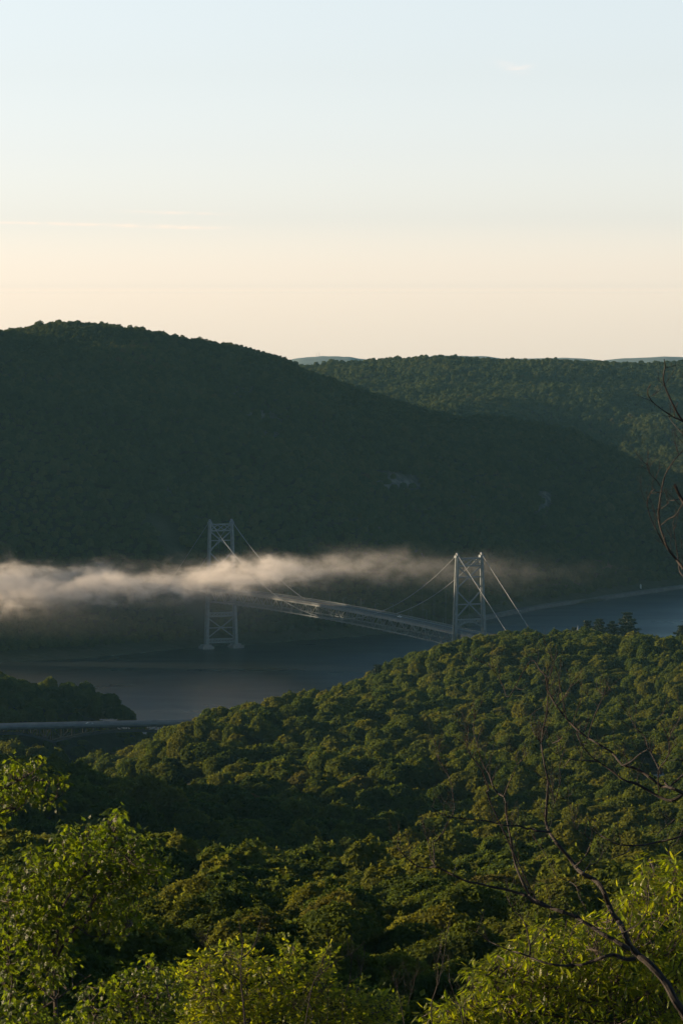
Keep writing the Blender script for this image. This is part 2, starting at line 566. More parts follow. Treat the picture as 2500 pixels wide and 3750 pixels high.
def shade_hill_z(x, y):  # added ridge out of view, shades the bridge; its gap lets sun reach fog
    h = np.interp(y, [3150, 3190, 3385, 3400, 3464, 3478, 3536, 3550, 3648, 3662, 3840, 3950], [0, 277, 277, 244, 240, 20, 20, 226, 226, 284, 287, 0])
    fall = np.exp(-(((x + 1010) / 150) ** 2) ** 3)
    return h * fall - 10 + vnoise(x, y, 40, 41) * 4


grid_mesh('hill', shade_hill_z, -1250, -770, 3100, 4000, 60, 160, M['ground'])

# far blue ridges on the horizon
dist_cols = [(560, 838), (640, 834), (690, 820), (740, 817), (800, 819), (830, 824), (900, 832), (960, 826), (995, 815), (1060, 816), (1120, 818), (1160, 824), (1230, 823), (1290, 821), (1340, 823),
             (1380, 829), (1420, 823), (1480, 820), (1530, 818), (1580, 821), (1640, 827)]


def dist_z(x, y):
    px = 784 + x / y * 9475
    py = np.interp(px, [c[0] for c in dist_cols], [c[1] for c in dist_cols])
    z = H - (py - 675) / 9475 * 17000
    t = np.clip(1 - np.abs(y - 17000) / 1500, 0, 1)
    return z * np.sin(t * math.pi / 2) - 5 + vnoise(x, y, 60, 51) * 7


grid_mesh('distant_hills', dist_z, -700, 2200, 15600, 18300, 300, 30, M['haze_tinted_wood'])

# ground sheet to the horizon, and the river on it
mb = MB()
mb.add([(-5900, -3000, -14), (5900, -3000, -14), (5900, 18400, -14), (-5900, 18400, -14)], [(0, 1, 2, 3)])
tag(mb.build('ground', M['ground']), kind='structure')
mb = MB()
mb.add([(-2600, 1900, 0), (2600, 1900, 0), (2600, 5200, 0), (-2600, 5200, 0)], [(0, 1, 2, 3)])
tag(mb.build('river', M['water']), kind='structure')


# ------------------------------------------------------------------ crowns
def crown_arrays(seed, rx=4.6, rz=5.2, cz=11.6, lobes=34, faces=6000, fs=0.5, flat=1.0):
    """lopsided dome whose surface swells into many small leaf mounds, with a few big boughs standing out"""
    r = np.random.default_rng(seed)

    def dirs(n, lo):
        ph = r.uniform(0, 2 * math.pi, n)
        ct = r.uniform(lo, 1.0, n)
        st = np.sqrt(1 - ct ** 2)
        return np.stack([st * np.cos(ph), st * np.sin(ph), ct], 1)
    boughs, bw = dirs(7, -0.1), r.uniform(-0.16, 0.20, 7)
    mounds, mh = dirs(lobes * 2, -0.5), r.uniform(0.05, 0.30, lobes * 2)
    n = faces
    d = dirs(n, -0.42)
    R_ = np.full(n, 0.84)
    for b, w_ in zip(boughs, bw):
        R_ += w_ * np.exp((d @ b - 1) / 0.16)
    best = np.zeros(n)
    for m_, h_ in zip(mounds, mh):
        best = np.maximum(best, h_ * np.clip(1 - (1 - d @ m_) / 0.055, 0, 1) ** 0.5)
    R_ += best
    R_ *= np.where(d[:, 2] < 0, 1 + 0.25 * d[:, 2], 1.0)
    depth = 1 - np.abs(r.normal(0, 0.06, n)) + np.where(r.random(n) < 0.12, r.uniform(0, 0.09, n), 0)
    C = d * (R_ * depth)[:, None] * np.array([rx, rx, rz]) + np.array([0, 0, cz])
    hull = d / np.array([rx, rx, rz])
    hull /= np.linalg.norm(hull, axis=1)[:, None]
    nrm = hull + r.normal(size=(n, 3)) * 0.58 + np.array([0, 0, 0.12])
    nrm /= np.linalg.norm(nrm, axis=1)[:, None]
    a = np.cross(nrm, r.normal(size=(n, 3)))
    a /= np.linalg.norm(a, axis=1)[:, None]
    b = np.cross(nrm, a)
    s = (fs * r.uniform(0.6, 1.35, n))[:, None]
    V = np.stack([C - a * s * 0.55, C + b * s * 0.42 - nrm * s * 0.12, C + a * s * 0.6, C - b * s * 0.42 - nrm * s * 0.12], 1).reshape(-1, 3)
    Fc = np.arange(n * 4).reshape(n, 4)
    return V, Fc


def trunk_mb(h=10.5, r=0.24, seed=1):
    rr = random.Random(seed)
    mb = MB()
    n = 6
    pts = [(rr.uniform(-.2, .2) * i / n, rr.uniform(-.2, .2) * i / n, -1.0 + (h + 1) * i / n) for i in range(n + 1)]
    mb.tube(pts, [r * 1.35] + [r * (1 - 0.6 * i / n) for i in range(1, n + 1)], 7)
    for k in range(6):
        z = h * rr.uniform(0.5, 0.95)
        a = k * 1.05 + rr.uniform(-.3, .3)
        L = rr.uniform(2.2, 3.6)
        mb.tube([(0, 0, z), (math.cos(a) * L * .5, math.sin(a) * L * .5, z + L * .45), (math.cos(a) * L, math.sin(a) * L, z + L * .75)], [r * .4, r * .25, r * .1], 5)
    return mb


near_crowns = []
for i in range(6):
    rx = (4.6, 4.2, 5.2, 4.0, 4.9, 4.4)[i]
    V, Fc = crown_arrays(100 + i, rx, (5.2, 5.6, 4.6, 5.8, 5.0, 4.2)[i], 11.4, 44, 9000, 0.44)
    near_crowns.append(mesh_np('crown', V, Fc, M['oak']))
near_trunks = [trunk_mb(seed=i) for i in range(3)]


def proto_coll(name, specs, mat):
    c = bpy.data.collections.new(name)
    for i, (seed, rx, rz, lob, nf, fs) in enumerate(specs):
        V, Fc = crown_arrays(seed, rx, rz, 11.4, lob, nf, fs)
        o = bpy.data.objects.new('crown_shape_%d' % i, mesh_np('crown_shape', V, Fc, mat))
        c.objects.link(o)
    return c


mid_coll = proto_coll('mid_crowns', [(200 + i, (4.6, 4.2, 5.2, 4.0, 4.9)[i], (5.2, 5.6, 4.6, 5.8, 4.6)[i], 34, 3200, 0.70) for i in range(5)], M['oak'])
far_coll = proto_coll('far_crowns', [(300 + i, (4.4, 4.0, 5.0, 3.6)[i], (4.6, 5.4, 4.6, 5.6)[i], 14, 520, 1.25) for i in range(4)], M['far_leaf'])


def forest_object(name, pts, rot, scl, coll):
    me = bpy.data.meshes.new(name)
    me.vertices.add(len(pts))
    me.vertices.foreach_set('co', np.asarray(pts, np.float32).ravel())
    a = me.attributes.new('rot', 'FLOAT_VECTOR', 'POINT')
    a.data.foreach_set('vector', np.asarray(rot, np.float32).ravel())
    a = me.attributes.new('scl', 'FLOAT_VECTOR', 'POINT')
    a.data.foreach_set('vector', np.asarray(scl, np.float32).ravel())
    a = me.attributes.new('kind_index', 'INT', 'POINT')
    a.data.foreach_set('value', RNG.integers(0, len(coll.objects), len(pts)).astype(np.int32))
    me.update()
    o = link(bpy.data.objects.new(name, me))
    ng = bpy.data.node_groups.new(name + '_nodes', 'GeometryNodeTree')
    ng.interface.new_socket('Geometry', in_out='INPUT', socket_type='NodeSocketGeometry')
    ng.interface.new_socket('Geometry', in_out='OUTPUT', socket_type='NodeSocketGeometry')
    gi, go = ng.nodes.new('NodeGroupInput'), ng.nodes.new('NodeGroupOutput')
    ci = ng.nodes.new('GeometryNodeCollectionInfo')
    ci.inputs['Collection'].default_value = coll
    ci.inputs['Separate Children'].default_value = True
    ci.inputs['Reset Children'].default_value = True
    iop = ng.nodes.new('GeometryNodeInstanceOnPoints')
    iop.inputs['Pick Instance'].default_value = True

    def attr(n, t):
        x = ng.nodes.new('GeometryNodeInputNamedAttribute')
        x.data_type = t
        x.inputs['Name'].default_value = n
        return x.outputs[0]
    ng.links.new(gi.outputs[0], iop.inputs['Points'])
    ng.links.new(ci.outputs[0], iop.inputs['Instance'])
    ng.links.new(attr('kind_index', 'INT'), iop.inputs['Instance Index'])
    e2r = ng.nodes.new('FunctionNodeEulerToRotation')
    ng.links.new(attr('rot', 'FLOAT_VECTOR'), e2r.inputs[0])
    ng.links.new(e2r.outputs[0], iop.inputs['Rotation'])
    ng.links.new(attr('scl', 'FLOAT_VECTOR'), iop.inputs['Scale'])
    ng.links.new(iop.outputs[0], go.inputs[0])
    md = o.modifiers.new('instances', 'NODES')
    md.node_group = ng
    return o


def jgrid(x0, x1, y0, y1, s):
    nx, ny = int((x1 - x0) / s), int((y1 - y0) / s)
    X, Y = np.meshgrid(np.arange(nx), np.arange(ny))
    X = X + 0.5 * (Y % 2)
    X = x0 + (X + RNG.uniform(-.36, .36, X.shape)) * s
    Y = y0 + (Y + RNG.uniform(-.36, .36, Y.shape)) * s
    return X.ravel(), Y.ravel()


# ---- near and middle forest
x, y = jgrid(-620, 620, 300, 3080, 10.2)
z = near_z(x, y)
px, py = project(x, y, z + 12)
# in view, plus the trees to the left whose shade reaches into view
keep = (z > 3.0) & (px > -250 - 190 * F / np.maximum(y, 1) * 0.55) & (px < 2600)
# the wooded point behind the viaduct and the bank below it are part of it; the creek mouth and the bridge deck stay open
AX = np.array([-0.398, 0.917])
rel = np.stack([x - 95, y - 3066], 1)
along, across = rel @ AX, rel @ np.array([0.917, 0.398])
keep &= ~((along < 8) & (along > -175) & (np.abs(across) < 12))
keep &= ~((np.abs(y - 2470 - (x + 150) * 0.06) < 11) & (x < -60) & (x > -330))
# the road clearing at the right
pxt, pyt = project(x, y, z + TREE_H)
keep &= ~((pxt > 2318) & (pxt < 2462) & (y < 1900) & (y > 1600))
big = 1.1 + 0.5 * (vnoise(x, y, 90, 61) + 0.5) * 0.5 + RNG.uniform(-0.2, 0.26, len(x))
x, y, z, big = x[keep], y[keep], z[keep], big[keep]
n = len(x)
sx = big * RNG.uniform(0.92, 1.12, n)
sz = (0.7 + 0.3 * big) * RNG.uniform(0.70, 1.2, n)
low = np.clip((z - 3) / 18, 0.55, 1)       # shorter trees by the water
sx *= low
sz *= low
rotz = RNG.uniform(0, 6.283, n)
tilt = RNG.normal(0, 0.05, (n, 2))
pxv, pyv = project(x, y, z + 14 * sz)
inview = (pxv > -60) & (pxv < 2560) & (pyv < 3800)
order = np.argsort(np.where(inview, y, 1e9))
N_NEAR = 300
near_idx = order[:N_NEAR]
rest = np.ones(n, bool)
rest[near_idx] = False

TREE_LABELS = {
    0: ('rounded deep green oak tree in the forest close below the viewpoint', 'deep green trees of the near slope'),
    1: ('tall mid green broadleaf tree in the forest close below the viewpoint', 'mid green trees of the near slope'),
    2: ('wide olive green broadleaf tree in the forest close below the viewpoint', 'olive green trees of the near slope'),
}
tr_meshes = []
for k, t in enumerate(near_trunks):
    m = bpy.data.meshes.new('trunk')
    m.from_pydata(t.v, [], t.f)
    m.materials.append(M['trunk'])
    tr_meshes.append(m)
for j, i in enumerate(near_idx):
    e = empty('broadleaf_tree', (x[i], y[i], z[i] - 0.3))
    e.rotation_euler = (tilt[i, 0], tilt[i, 1], rotz[i])
    e.scale = (sx[i], sx[i], sz[i])
    kx = int(RNG.integers(0, 6))
    lab, grp = TREE_LABELS[kx % 3]
    tag(e, lab, 'tree', grp)
    link(bpy.data.objects.new('trunk', tr_meshes[kx % 3]), e)
    link(bpy.data.objects.new('crown', near_crowns[kx]), e)

P = np.stack([x, y, z - 0.5], 1)[rest]
fo = forest_object('forest', P, np.stack([tilt[rest, 0], tilt[rest, 1], rotz[rest]], 1), np.stack([sx[rest], sx[rest], sz[rest]], 1), mid_coll)
tag(fo, 'dense green broadleaf forest covering the spur between the viewpoint and the river', 'forest', kind='stuff')

# ---- forest on the mountain
x, y = jgrid(-760, 720, 3340, 4720, 6.0)
z = nose_z(x, y)
px, py = project(x, y, z + 8)
V = np.stack([x, y, z + 4], 1)
bare = np.maximum(mask_px(V, ROCK), mask_px(V, EARTH))
keep = (z > 4) & (px > -260) & (px < 2620) & (RNG.random(len(x)) > bare * 0.9)
keep |= (z > 4) & (px <= -260) & (x > -760) & (y < 4300)
# keep the shore strip and the bridge landing clear
rel = np.stack([x + 103, y - 3522], 1)
keep &= ~((rel @ AX < 150) & (rel @ AX > -10) & (np.abs(rel @ np.array([0.917, 0.398])) < 12))
x, y, z = x[keep], y[keep], z[keep]
n = len(x)
s = RNG.uniform(0.72, 1.08, n) * (0.9 + 0.4 * vnoise(x, y, 60, 71))
fo = forest_object('mountain_forest', np.stack([x, y, z - 3.8 * s], 1), np.stack([RNG.normal(0, .05, n), RNG.normal(0, .05, n), RNG.uniform(0, 6.28, n)], 1),
                   np.stack([s, s, s * RNG.uniform(0.75, 1.05, n)], 1), far_coll)
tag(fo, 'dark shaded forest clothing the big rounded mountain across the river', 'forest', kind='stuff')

# ---- forest on the ridge behind
x, y = jgrid(-420, 900, 4950, 7000, 9.0)
z = far_z(x, y)
px, py = project(x, y, z + 8)
keep = (z > 4) & (px > 1000) & (px < 2620)
x, y, z = x[keep], y[keep], z[keep]
n = len(x)
s = RNG.uniform(0.9, 1.35, n) * (0.95 + 0.4 * vnoise(x, y, 70, 72))
fo = forest_object('ridge_forest', np.stack([x, y, z - 4.5 * s], 1), np.stack([RNG.normal(0, .05, n), RNG.normal(0, .05, n), RNG.uniform(0, 6.28, n)], 1),
                   np.stack([s, s, s * RNG.uniform(0.75, 1.05, n)], 1), far_coll)
tag(fo, 'sunlit green forest on the long low ridge behind the mountain', 'forest', kind='stuff')


# ------------------------------------------------------------------ pines on the point
def pine_crown(seed, h, rad):
    r = np.random.default_rng(seed)
    n = 8000
    t = r.uniform(0.18, 1.0, n)
    tier = np.floor(t * 11) / 11
    w = rad * 1.7 * (1 - t) ** 0.5 * (0.65 + 0.5 * r.random(n)) * (0.7 + 0.6 * np.sin(tier * 57 + seed) ** 2)
    ph = np.floor(r.uniform(0, 9, n)) * 0.7 + tier * 9 + r.normal(0, .22, n)
    q = np.sqrt(r.uniform(0.05, 1, n))
    C = np.stack([w * q * np.cos(ph), w * q * np.sin(ph), h * (tier + 0.05 * r.random(n)) + 0.12 * w * q], 1)
    nrm = r.normal(size=(n, 3)) * 0.6 + np.array([0, 0, 1])
    nrm /= np.linalg.norm(nrm, axis=1)[:, None]
    a = np.cross(nrm, r.normal(size=(n, 3)))
    a /= np.linalg.norm(a, axis=1)[:, None]
    b = np.cross(nrm, a)
    s = r.uniform(0.6, 1.3, n)[:, None] * 1.15
    V = np.stack([C - a * s * .6, C + b * s * .35, C + a * s * .6, C - b * s * .35], 1).reshape(-1, 3)
    return V, np.arange(n * 4).reshape(n, 4)


PINES = [(1440, 1405, 2790, 25, 6.0, 'tallest dark pine with a broad ragged top standing on the point by the water'),
         (1405, 1425, 2800, 23, 4.6, 'dark pine just beside the tallest broad-topped pine on the point'),
         (1375, 1420, 2790, 23, 4.8, 'dense dark pine in the middle of the pine clump on the point'),
         (1348, 1424, 2800, 22, 4.6, 'dark rounded pine at the river end of the pine clump'),
         (1318, 1440, 2800, 19, 4.2, 'small dark pine next to the pale steeple on the point'),
         (1293, 1450, 2810, 16, 3.0, 'slim pointed dark pine nearest the bridge cables'),
         (868, 1526, 2590, 17, 4.2, 'dark pointed pine standing on the spur skyline below the bridge deck'),
         (1160, 1487, 2790, 15, 6.0, 'broad dark evergreen beside the bridge approach road'),
         (905, 1535, 2600, 15, 4.6, 'low dark evergreen on the spur skyline right of the pointed pine'),
         (1566, 1436, 2760, 18, 5.0, 'dark pine cut by the picture edge above the bend of the river')]
for i, (a, b, D, h, rad, lab) in enumerate(PINES):
    p = at8(a, b, D)
    e = empty('pine_tree', (p[0], p[1], p[2] - h))
    tag(e, lab, 'tree', 'pines on the point' if i < 6 else None)
    tb = MB()
    tb.tube([(0, 0, -3), (0.1, 0, h * .5), (0, 0.1, h * .97)], [.38, .25, .05], 7)
    tb.build('trunk', M['trunk'], e)
    V, Fc = pine_crown(500 + i, h, rad)
    link(bpy.data.objects.new('crown', mesh_np('crown', V, Fc, M['needle'])), e)

# ------------------------------------------------------------------ the suspension bridge
W0 = np.array([95.0, 3066.0])      # west tower
E0 = np.array([-103.0, 3522.0])    # east tower
axis = (E0 - W0) / np.linalg.norm(E0 - W0)
SPAN = float(np.linalg.norm(E0 - W0))
bridge = empty('suspension_bridge', (W0[0], W0[1], 0), math.atan2(axis[1], axis[0]))
tag(bridge, 'long grey steel suspension bridge with two lattice towers crossing the river through fog', 'bridge')
# local frame: +X along the bridge to the far tower, -Y is the side seen from the viewpoint
DECK, BOT = 50.0, 40.2
HALF = 9.2


def leg_y(zv):
    return np.interp(zv, [0, 108], [13.6, 10.0])


def tower(x0):
    t = empty('tower')
    t.parent = bridge
    t.location = (x0, 0, 0)
    for s in (-1, 1):
        m = MB()
        for z0, z1 in ((3.5, 40), (40, 75), (75, 107)):
            w0, w1 = np.interp([z0, z1], [0, 108], [3.1, 2.0])
            d0, d1 = np.interp([z0, z1], [0, 108], [4.2, 2.8])
            # four corner posts with web plates set back: a built-up cellular leg
            for (za, zb, wa, wb, da, db) in ((z0, z1, w0, w1, d0, d1),):
                ya, yb = s * leg_y(za), s * leg_y(zb)
                m.frustum((0, ya, za), da, wa * 0.62, (0, yb, zb), db, wb * 0.62)
                for q in (-1, 1):
                    m.frustum((0, ya + q * wa * .5, za), da * .46, wa * .3, (0, yb + q * wb * .5, zb), db * .46, wb * .3)
        m.frustum((0, s * leg_y(107), 107), 4.2, 3.4, (0, s * leg_y(107), 108.6), 3.6, 2.8)
        lg = m.build('leg', M['steel'], t)
        c = MB()
        c.tube([(-1.6, s * leg_y(108), 108.7), (-.6, s * leg_y(108), 109.9), (.6, s * leg_y(108), 109.9), (1.6, s * leg_y(108), 108.7)], [.75, .9, .9, .75], 8)
        c.build('saddle', M['cable'], lg)
        p = MB()
        p.frustum((0, s * leg_y(0), -14), 15, 13, (0, s * leg_y(0), 2.2), 12, 10)
        p.frustum((0, s * leg_y(0), 2.2), 9, 8, (0, s * leg_y(0), 3.6), 8, 7)
        p.build('pier', M['concrete'], t)

    def strut(z, h=1.3, d=1.6):
        m = MB()
        yy = leg_y(z) - 1.0
        m.box(-d / 2, -yy, z - h / 2, d / 2, yy, z + h / 2)
        m.build('strut', M['steel'], t)

    def lattice(z0, z1, nx):
        m = MB()
        yy0, yy1 = leg_y(z0) - 1.0, leg_y(z1) - 1.0
        for xx in (-.7, .7):
            for i in range(nx):
                a, b = -1 + 2 * i / nx, -1 + 2 * (i + 1) / nx
                m.bar((xx, a * yy0, z0), (xx, b * yy1, z1), .42, .42)
                m.bar((xx + .06, b * yy0, z0), (xx + .06, a * yy1, z1), .42, .42)
        m.build('lattice', M['steel'], t)

    def cross(z0, z1):
        y0, y1 = leg_y(z0) - 1.0, leg_y(z1) - 1.0
        for k in (-1, 1):
            m = MB()
            m.bar((k * .05, -k * y0, z0), (k * .05, k * y1, z1), .6, .9)
            m.build('brace', M['steel'], t)
    strut(106.2, 1.1)
    lattice(101.4, 105.7, 3)
    strut(100.8, 1.1)
    cross(84.5, 100.0)
    strut(92.4, .8, 1.2)
    cross(62.4, 82.0)
    strut(72.0, .8, 1.2)
    # portal arch above the road
    m = MB()
    yy = leg_y(58) - 1.2
    N = 14
    top = [(0, -yy + 2 * yy * i / N, 60.6) for i in range(N + 1)]
    bot = [(0, -yy + 2 * yy * i / N, 54.4 + 4.3 * (1 - (abs(2 * i / N - 1)) ** 2.2)) for i in range(N + 1)]
    for i in range(N):
        for xx in (-.8, .8):
            o = np.array([xx, 0, 0])
            m.bar(np.array(top[i]) + o, np.array(top[i + 1]) + o, .7, .9)
            m.bar(np.array(bot[i]) + o, np.array(bot[i + 1]) + o, .7, .8)
            if i % 2:
                m.bar(np.array(bot[i]) + o, np.array(top[i + 1]) + o, .3)
            else:
                m.bar(np.array(top[i]) + o, np.array(bot[i + 1]) + o, .3)
    m.build('portal_arch', M['steel'], t)
    strut(30.4, 1.0)
    lattice(27.8, 30.0, 7)
    strut(27.4, 1.0)
    cross(9.0, 26.0)
    strut(17.5, .8, 1.2)
    lattice(5.2, 7.6, 9)
    strut(7.9, .9)
    strut(4.9, .9)
    return t


tower(0)
tower(SPAN)

# deck, trusses and railings; the roadway rises in a slight camber between the towers
X0, X1 = -150.0, SPAN + 75
NP = 48
pan = SPAN / NP


def camber(xx):
    return 3.2 * max(0.0, 1 - (2 * xx / SPAN - 1) ** 2)


def lbox(m, x0, y0, z0, x1, y1, z1):
    """long box that follows the camber"""
    xs = [x0] + [k * pan for k in range(NP + 1) if x0 < k * pan < x1] + [x1]
    V, Fc = [], []
    for xx in xs:
        c = camber(xx)
        V += [(xx, y0, z0 + c), (xx, y1, z0 + c), (xx, y1, z1 + c), (xx, y0, z1 + c)]
    for k in range(len(xs) - 1):
        b = k * 4
        for q in range(4):
            Fc.append((b + q, b + (q + 1) % 4, b + 4 + (q + 1) % 4, b + 4 + q))
    e_ = (len(xs) - 1) * 4
    Fc += [(3, 2, 1, 0), (e_, e_ + 1, e_ + 2, e_ + 3)]
    m.add(V, Fc)


d = MB()
lbox(d, X0, -HALF + .2, DECK - .55, X1, HALF - .2, DECK)
deck = d.build('deck', M['concrete'], bridge)
d = MB()
lbox(d, X0, -5.6, DECK + .004, X1, 5.6, DECK + .09)
d.build('roadway', M['asphalt'], deck)
d = MB()
for yy in (-.16, .16):
    lbox(d, X0, yy - .08, DECK + .095, X1, yy + .08, DECK + .1)
M['yellow'] = mat_simple('yellow_line', (0.5, 0.36, 0.05), 0.7, 0.1, 1)
d.build('centre_line', M['yellow'], deck)
for s in (-1, 1):
    m = MB()
    yt = s * (HALF - .35)
    lbox(m, 0, yt - .35, DECK - 1.3, SPAN, yt + .35, DECK - .56)
    lbox(m, 0, yt - .35, BOT - .45, SPAN, yt + .35, BOT + .45)
    for i in range(NP + 1):
        xx = i * pan
        c, c2 = camber(xx), camber(xx + pan)
        m.bar((xx, yt, BOT + c), (xx, yt, DECK - 1 + c), .34, .34)
        if i < NP:
            if i % 2 == 0:
                m.bar((xx, yt, DECK - 1 + c), (xx + pan, yt, BOT + c2), .62, .5)
            else:
                m.bar((xx, yt, BOT + c), (xx + pan, yt, DECK - 1 + c2), .62, .5)
    m.build('truss', M['steel'], bridge)
    m = MB()
    lbox(m, X0, yt - .12, DECK + 1.0, X1, yt + .12, DECK + 1.35)
    lbox(m, X0, yt - .05, DECK + .45, X1, yt + .05, DECK + .7)
    for i in range(int((X1 - X0) / 3)):
        c = camber(X0 + i * 3)
        m.box(X0 + i * 3 - .08, yt - .09, DECK + c - .05, X0 + i * 3 + .08, yt + .09, DECK + c + 1.0)
    m.build('railing', M['steel'], bridge)
m = MB()
for i in range(NP + 1):
    xx = i * pan
    c = camber(xx)
    m.box(xx - .25, -HALF - .55, BOT - 1.0 + c, xx + .25, HALF + .55, BOT - .46 + c)
    m.box(xx - .2, -HALF + .75, DECK - 1.5 + c, xx + .2, HALF - .75, DECK - .58 + c)
    if i < NP:
        m.bar((xx, -HALF + .8, BOT - .2 + c), (xx + pan, HALF - .8, BOT - .2 + camber(xx + pan)), .3)
m.build('floor_beam', M['steel'], bridge)
# approach piers on the two side spans
for xx in (-60, -115):
    m = MB()
    for s in (-1, 1):
        m.frustum((xx, s * 6.5, -4), 3, 3, (xx, s * 6.0, DECK - 1.0), 2, 2)
    m.box(xx - 1, -5.0, DECK - 2.6, xx + 1, 5.0, DECK - 1.1)
    m.build('approach_pier', M['concrete'], bridge)
m = MB()
m.box(X0, -HALF + .6, DECK - 3.0, 0, -HALF + 1.4, DECK - .56)
m.box(X0, HALF - 1.4, DECK - 3.0, 0, HALF - .6, DECK - .56)
m.box(SPAN, -HALF + .6, DECK - 3.0, X1, -HALF + 1.4, DECK - .56)
m.box(SPAN, HALF - 1.4, DECK - 3.0, X1, HALF - .6, DECK - .56)
m.build('girder', M['steel'], bridge)


def cable_z(xx):
    t = xx / SPAN
    return 109.2 - (109.2 - 44.5) * 4 * t * (1 - t)


for s in (-1, 1):
    m = MB()
    pts = [(-118, s * 9.7, 37.5), (0, s * 10.0, 109.4)]
    for i in range(1, 60):
        xx = SPAN * i / 60
        pts.append((xx, s * (10.0 - .0 * i), cable_z(xx)))
    pts += [(SPAN, s * 10.0, 109.4), (SPAN + 130, s * 9.7, 30.0)]
    m.tube(pts, .27, 8)
    m.build('main_cable', M['cable'], bridge)
    for i in range(2, NP - 1, 2):
        xx = i * pan
        zc = cable_z(xx)
        if zc > DECK + 5:
            h = MB()
            h.bar((xx, s * 10.0, DECK - 1.2 + camber(xx)), (xx, s * 10.0, zc), .06, .06)
            h.build('hanger', M['cable'], bridge)
    m = MB()
    m.box(-126, s * 9.7 - 4, 28, -112, s * 9.7 + 4, 41)
    m.build('anchorage', M['concrete'], bridge)


def bp(xx, yy, zz):
    c, sn = axis
    return (W0[0] + xx * c - yy * sn, W0[1] + xx * sn + yy * c, zz)


# lamps along the bridge
def lamp_meshes():
    a = MB()
    a.tube([(0, 0, 0), (0, 0, .9), (0, 0, 8.6)], [.2, .14, .10], 8)
    b = MB()
    b.tube([(0, 0, 8.4), (0, .7, 9.1), (0, 2.0, 9.25)], [.08, .07, .06], 6)
    c = MB()
    c.frustum((0, 2.2, 9.05), .36, .9, (0, 2.2, 9.3), .26, .7)
    return a, b, c


la, lb, lc = lamp_meshes()
lamp0 = empty('street_lamp', bp(0, 0, 0))
for mbx, nm in ((la, 'post'), (lb, 'arm'), (lc, 'lamp_head')):
    mbx.build(nm, M['steel'], lamp0)
rzb = math.atan2(axis[1], axis[0])
LPOS = []
for k in range(8):
    for s in (-1, 1):
        LPOS.append((30 + k * 62.5, s))
for k, (xx, s) in enumerate(LPOS):
    if k == 0:
        o = lamp0
    else:
        o = lamp0.copy()
        COL.objects.link(o)
        for ch in list(lamp0.children):
            c = ch.copy()
            COL.objects.link(c)
            c.parent = o
    o.location = bp(xx, s * 7.6, DECK + camber(xx))
    o.rotation_euler = (0, 0, rzb + (math.pi if s > 0 else 0))
    side = 'seen from the viewpoint, on the near railing' if s < 0 else 'on the railing away from the viewpoint'
    tag(o, 'slim grey street lamp on the bridge deck ' + ('along the near railing' if s < 0 else 'along the railing away from the viewpoint'), 'street lamp',
        'lamps along the near bridge railing' if s < 0 else 'lamps along the far bridge railing')


def car(loc, rz, paint, label):
    e = empty('car', loc, rz)
    tag(e, label, 'car')
    b = MB()
    b.frustum((0, 0, .32), 4.3, 1.7, (0, 0, .62), 4.5, 1.8)
    b.frustum((0, 0, .62), 4.5, 1.8, (0, 0, .92), 4.25, 1.7)
    b.frustum((-.25, 0, 1.36), 1.9, 1.36, (-.25, 0, 1.46), 1.7, 1.25)
    b.build('body', paint, e)
    w = MB()
    w.frustum((-.2, 0, .92), 2.9, 1.6, (-.25, 0, 1.36), 1.9, 1.34)
    w.build('window', M['glass'], e)
    for sx in (-1.35, 1.35):
        for sy in (-.82, .82):
            m = MB()
            m.cyl((sx, sy, .33), (0, 1, 0), .33, .22, 14)
            wh = m.build('wheel', M['rubber'], e)
            m = MB()
            m.cyl((sx, sy * 1.14, .33), (0, 1, 0), .19, .03, 10)
            m.build('rim', M['steel'], wh)
    for sy in (-.6, .6):
        m = MB()
        m.box(2.15, sy - .18, .62, 2.24, sy + .18, .78)
        m.build('headlight', M['car_white'], e)


# white car on the bridge at (932,1412), another on the viaduct
p = at8(932, 1414, 3190)
relc = (np.array([p[0], p[1]]) - W0) @ axis
car(bp(float(relc), -2.6, DECK + .09 + camber(float(relc))), rzb + math.pi, M['car_white'], 'small white car driving along the suspension bridge roadway')

# ------------------------------------------------------------------ viaduct across the creek
VL, VR = at8(-160, 1656, 2455), at8(470, 1674, 2490)
vx = np.array([VR[0] - VL[0], VR[1] - VL[1]])
VLEN = float(np.linalg.norm(vx))
VZ = (VL[2] + VR[2]) / 2
via = empty('viaduct', (VL[0], VL[1], VZ), math.atan2(vx[1], vx[0]))
tag(via, 'low steel viaduct with a pale road deck and arched truss over the creek mouth', 'bridge')
m = MB()
m.box(0, -6.5, -.9, VLEN, 6.5, 0)
vd = m.build('deck', M['concrete'], via)
m = MB()
m.box(0, -5.2, .004, VLEN, 5.2, .08)
M['pale_road'] = mat_simple('worn_road', (0.30, 0.30, 0.30), 0.7, 0.15, 0.2)
m.build('roadway', M['pale_road'], vd)
for s in (-1, 1):
    m = MB()
    m.box(0, s * 6.3 - .15, 0.002, VLEN, s * 6.3 + .15, 1.25)
    m.build('parapet', M['pale_road'], vd)
M['dark_steel'] = mat_simple('dark_steel', (0.07, 0.08, 0.08), 0.6, 0.2, 0.5)
sp0, sp1 = VLEN * .02, VLEN * .36
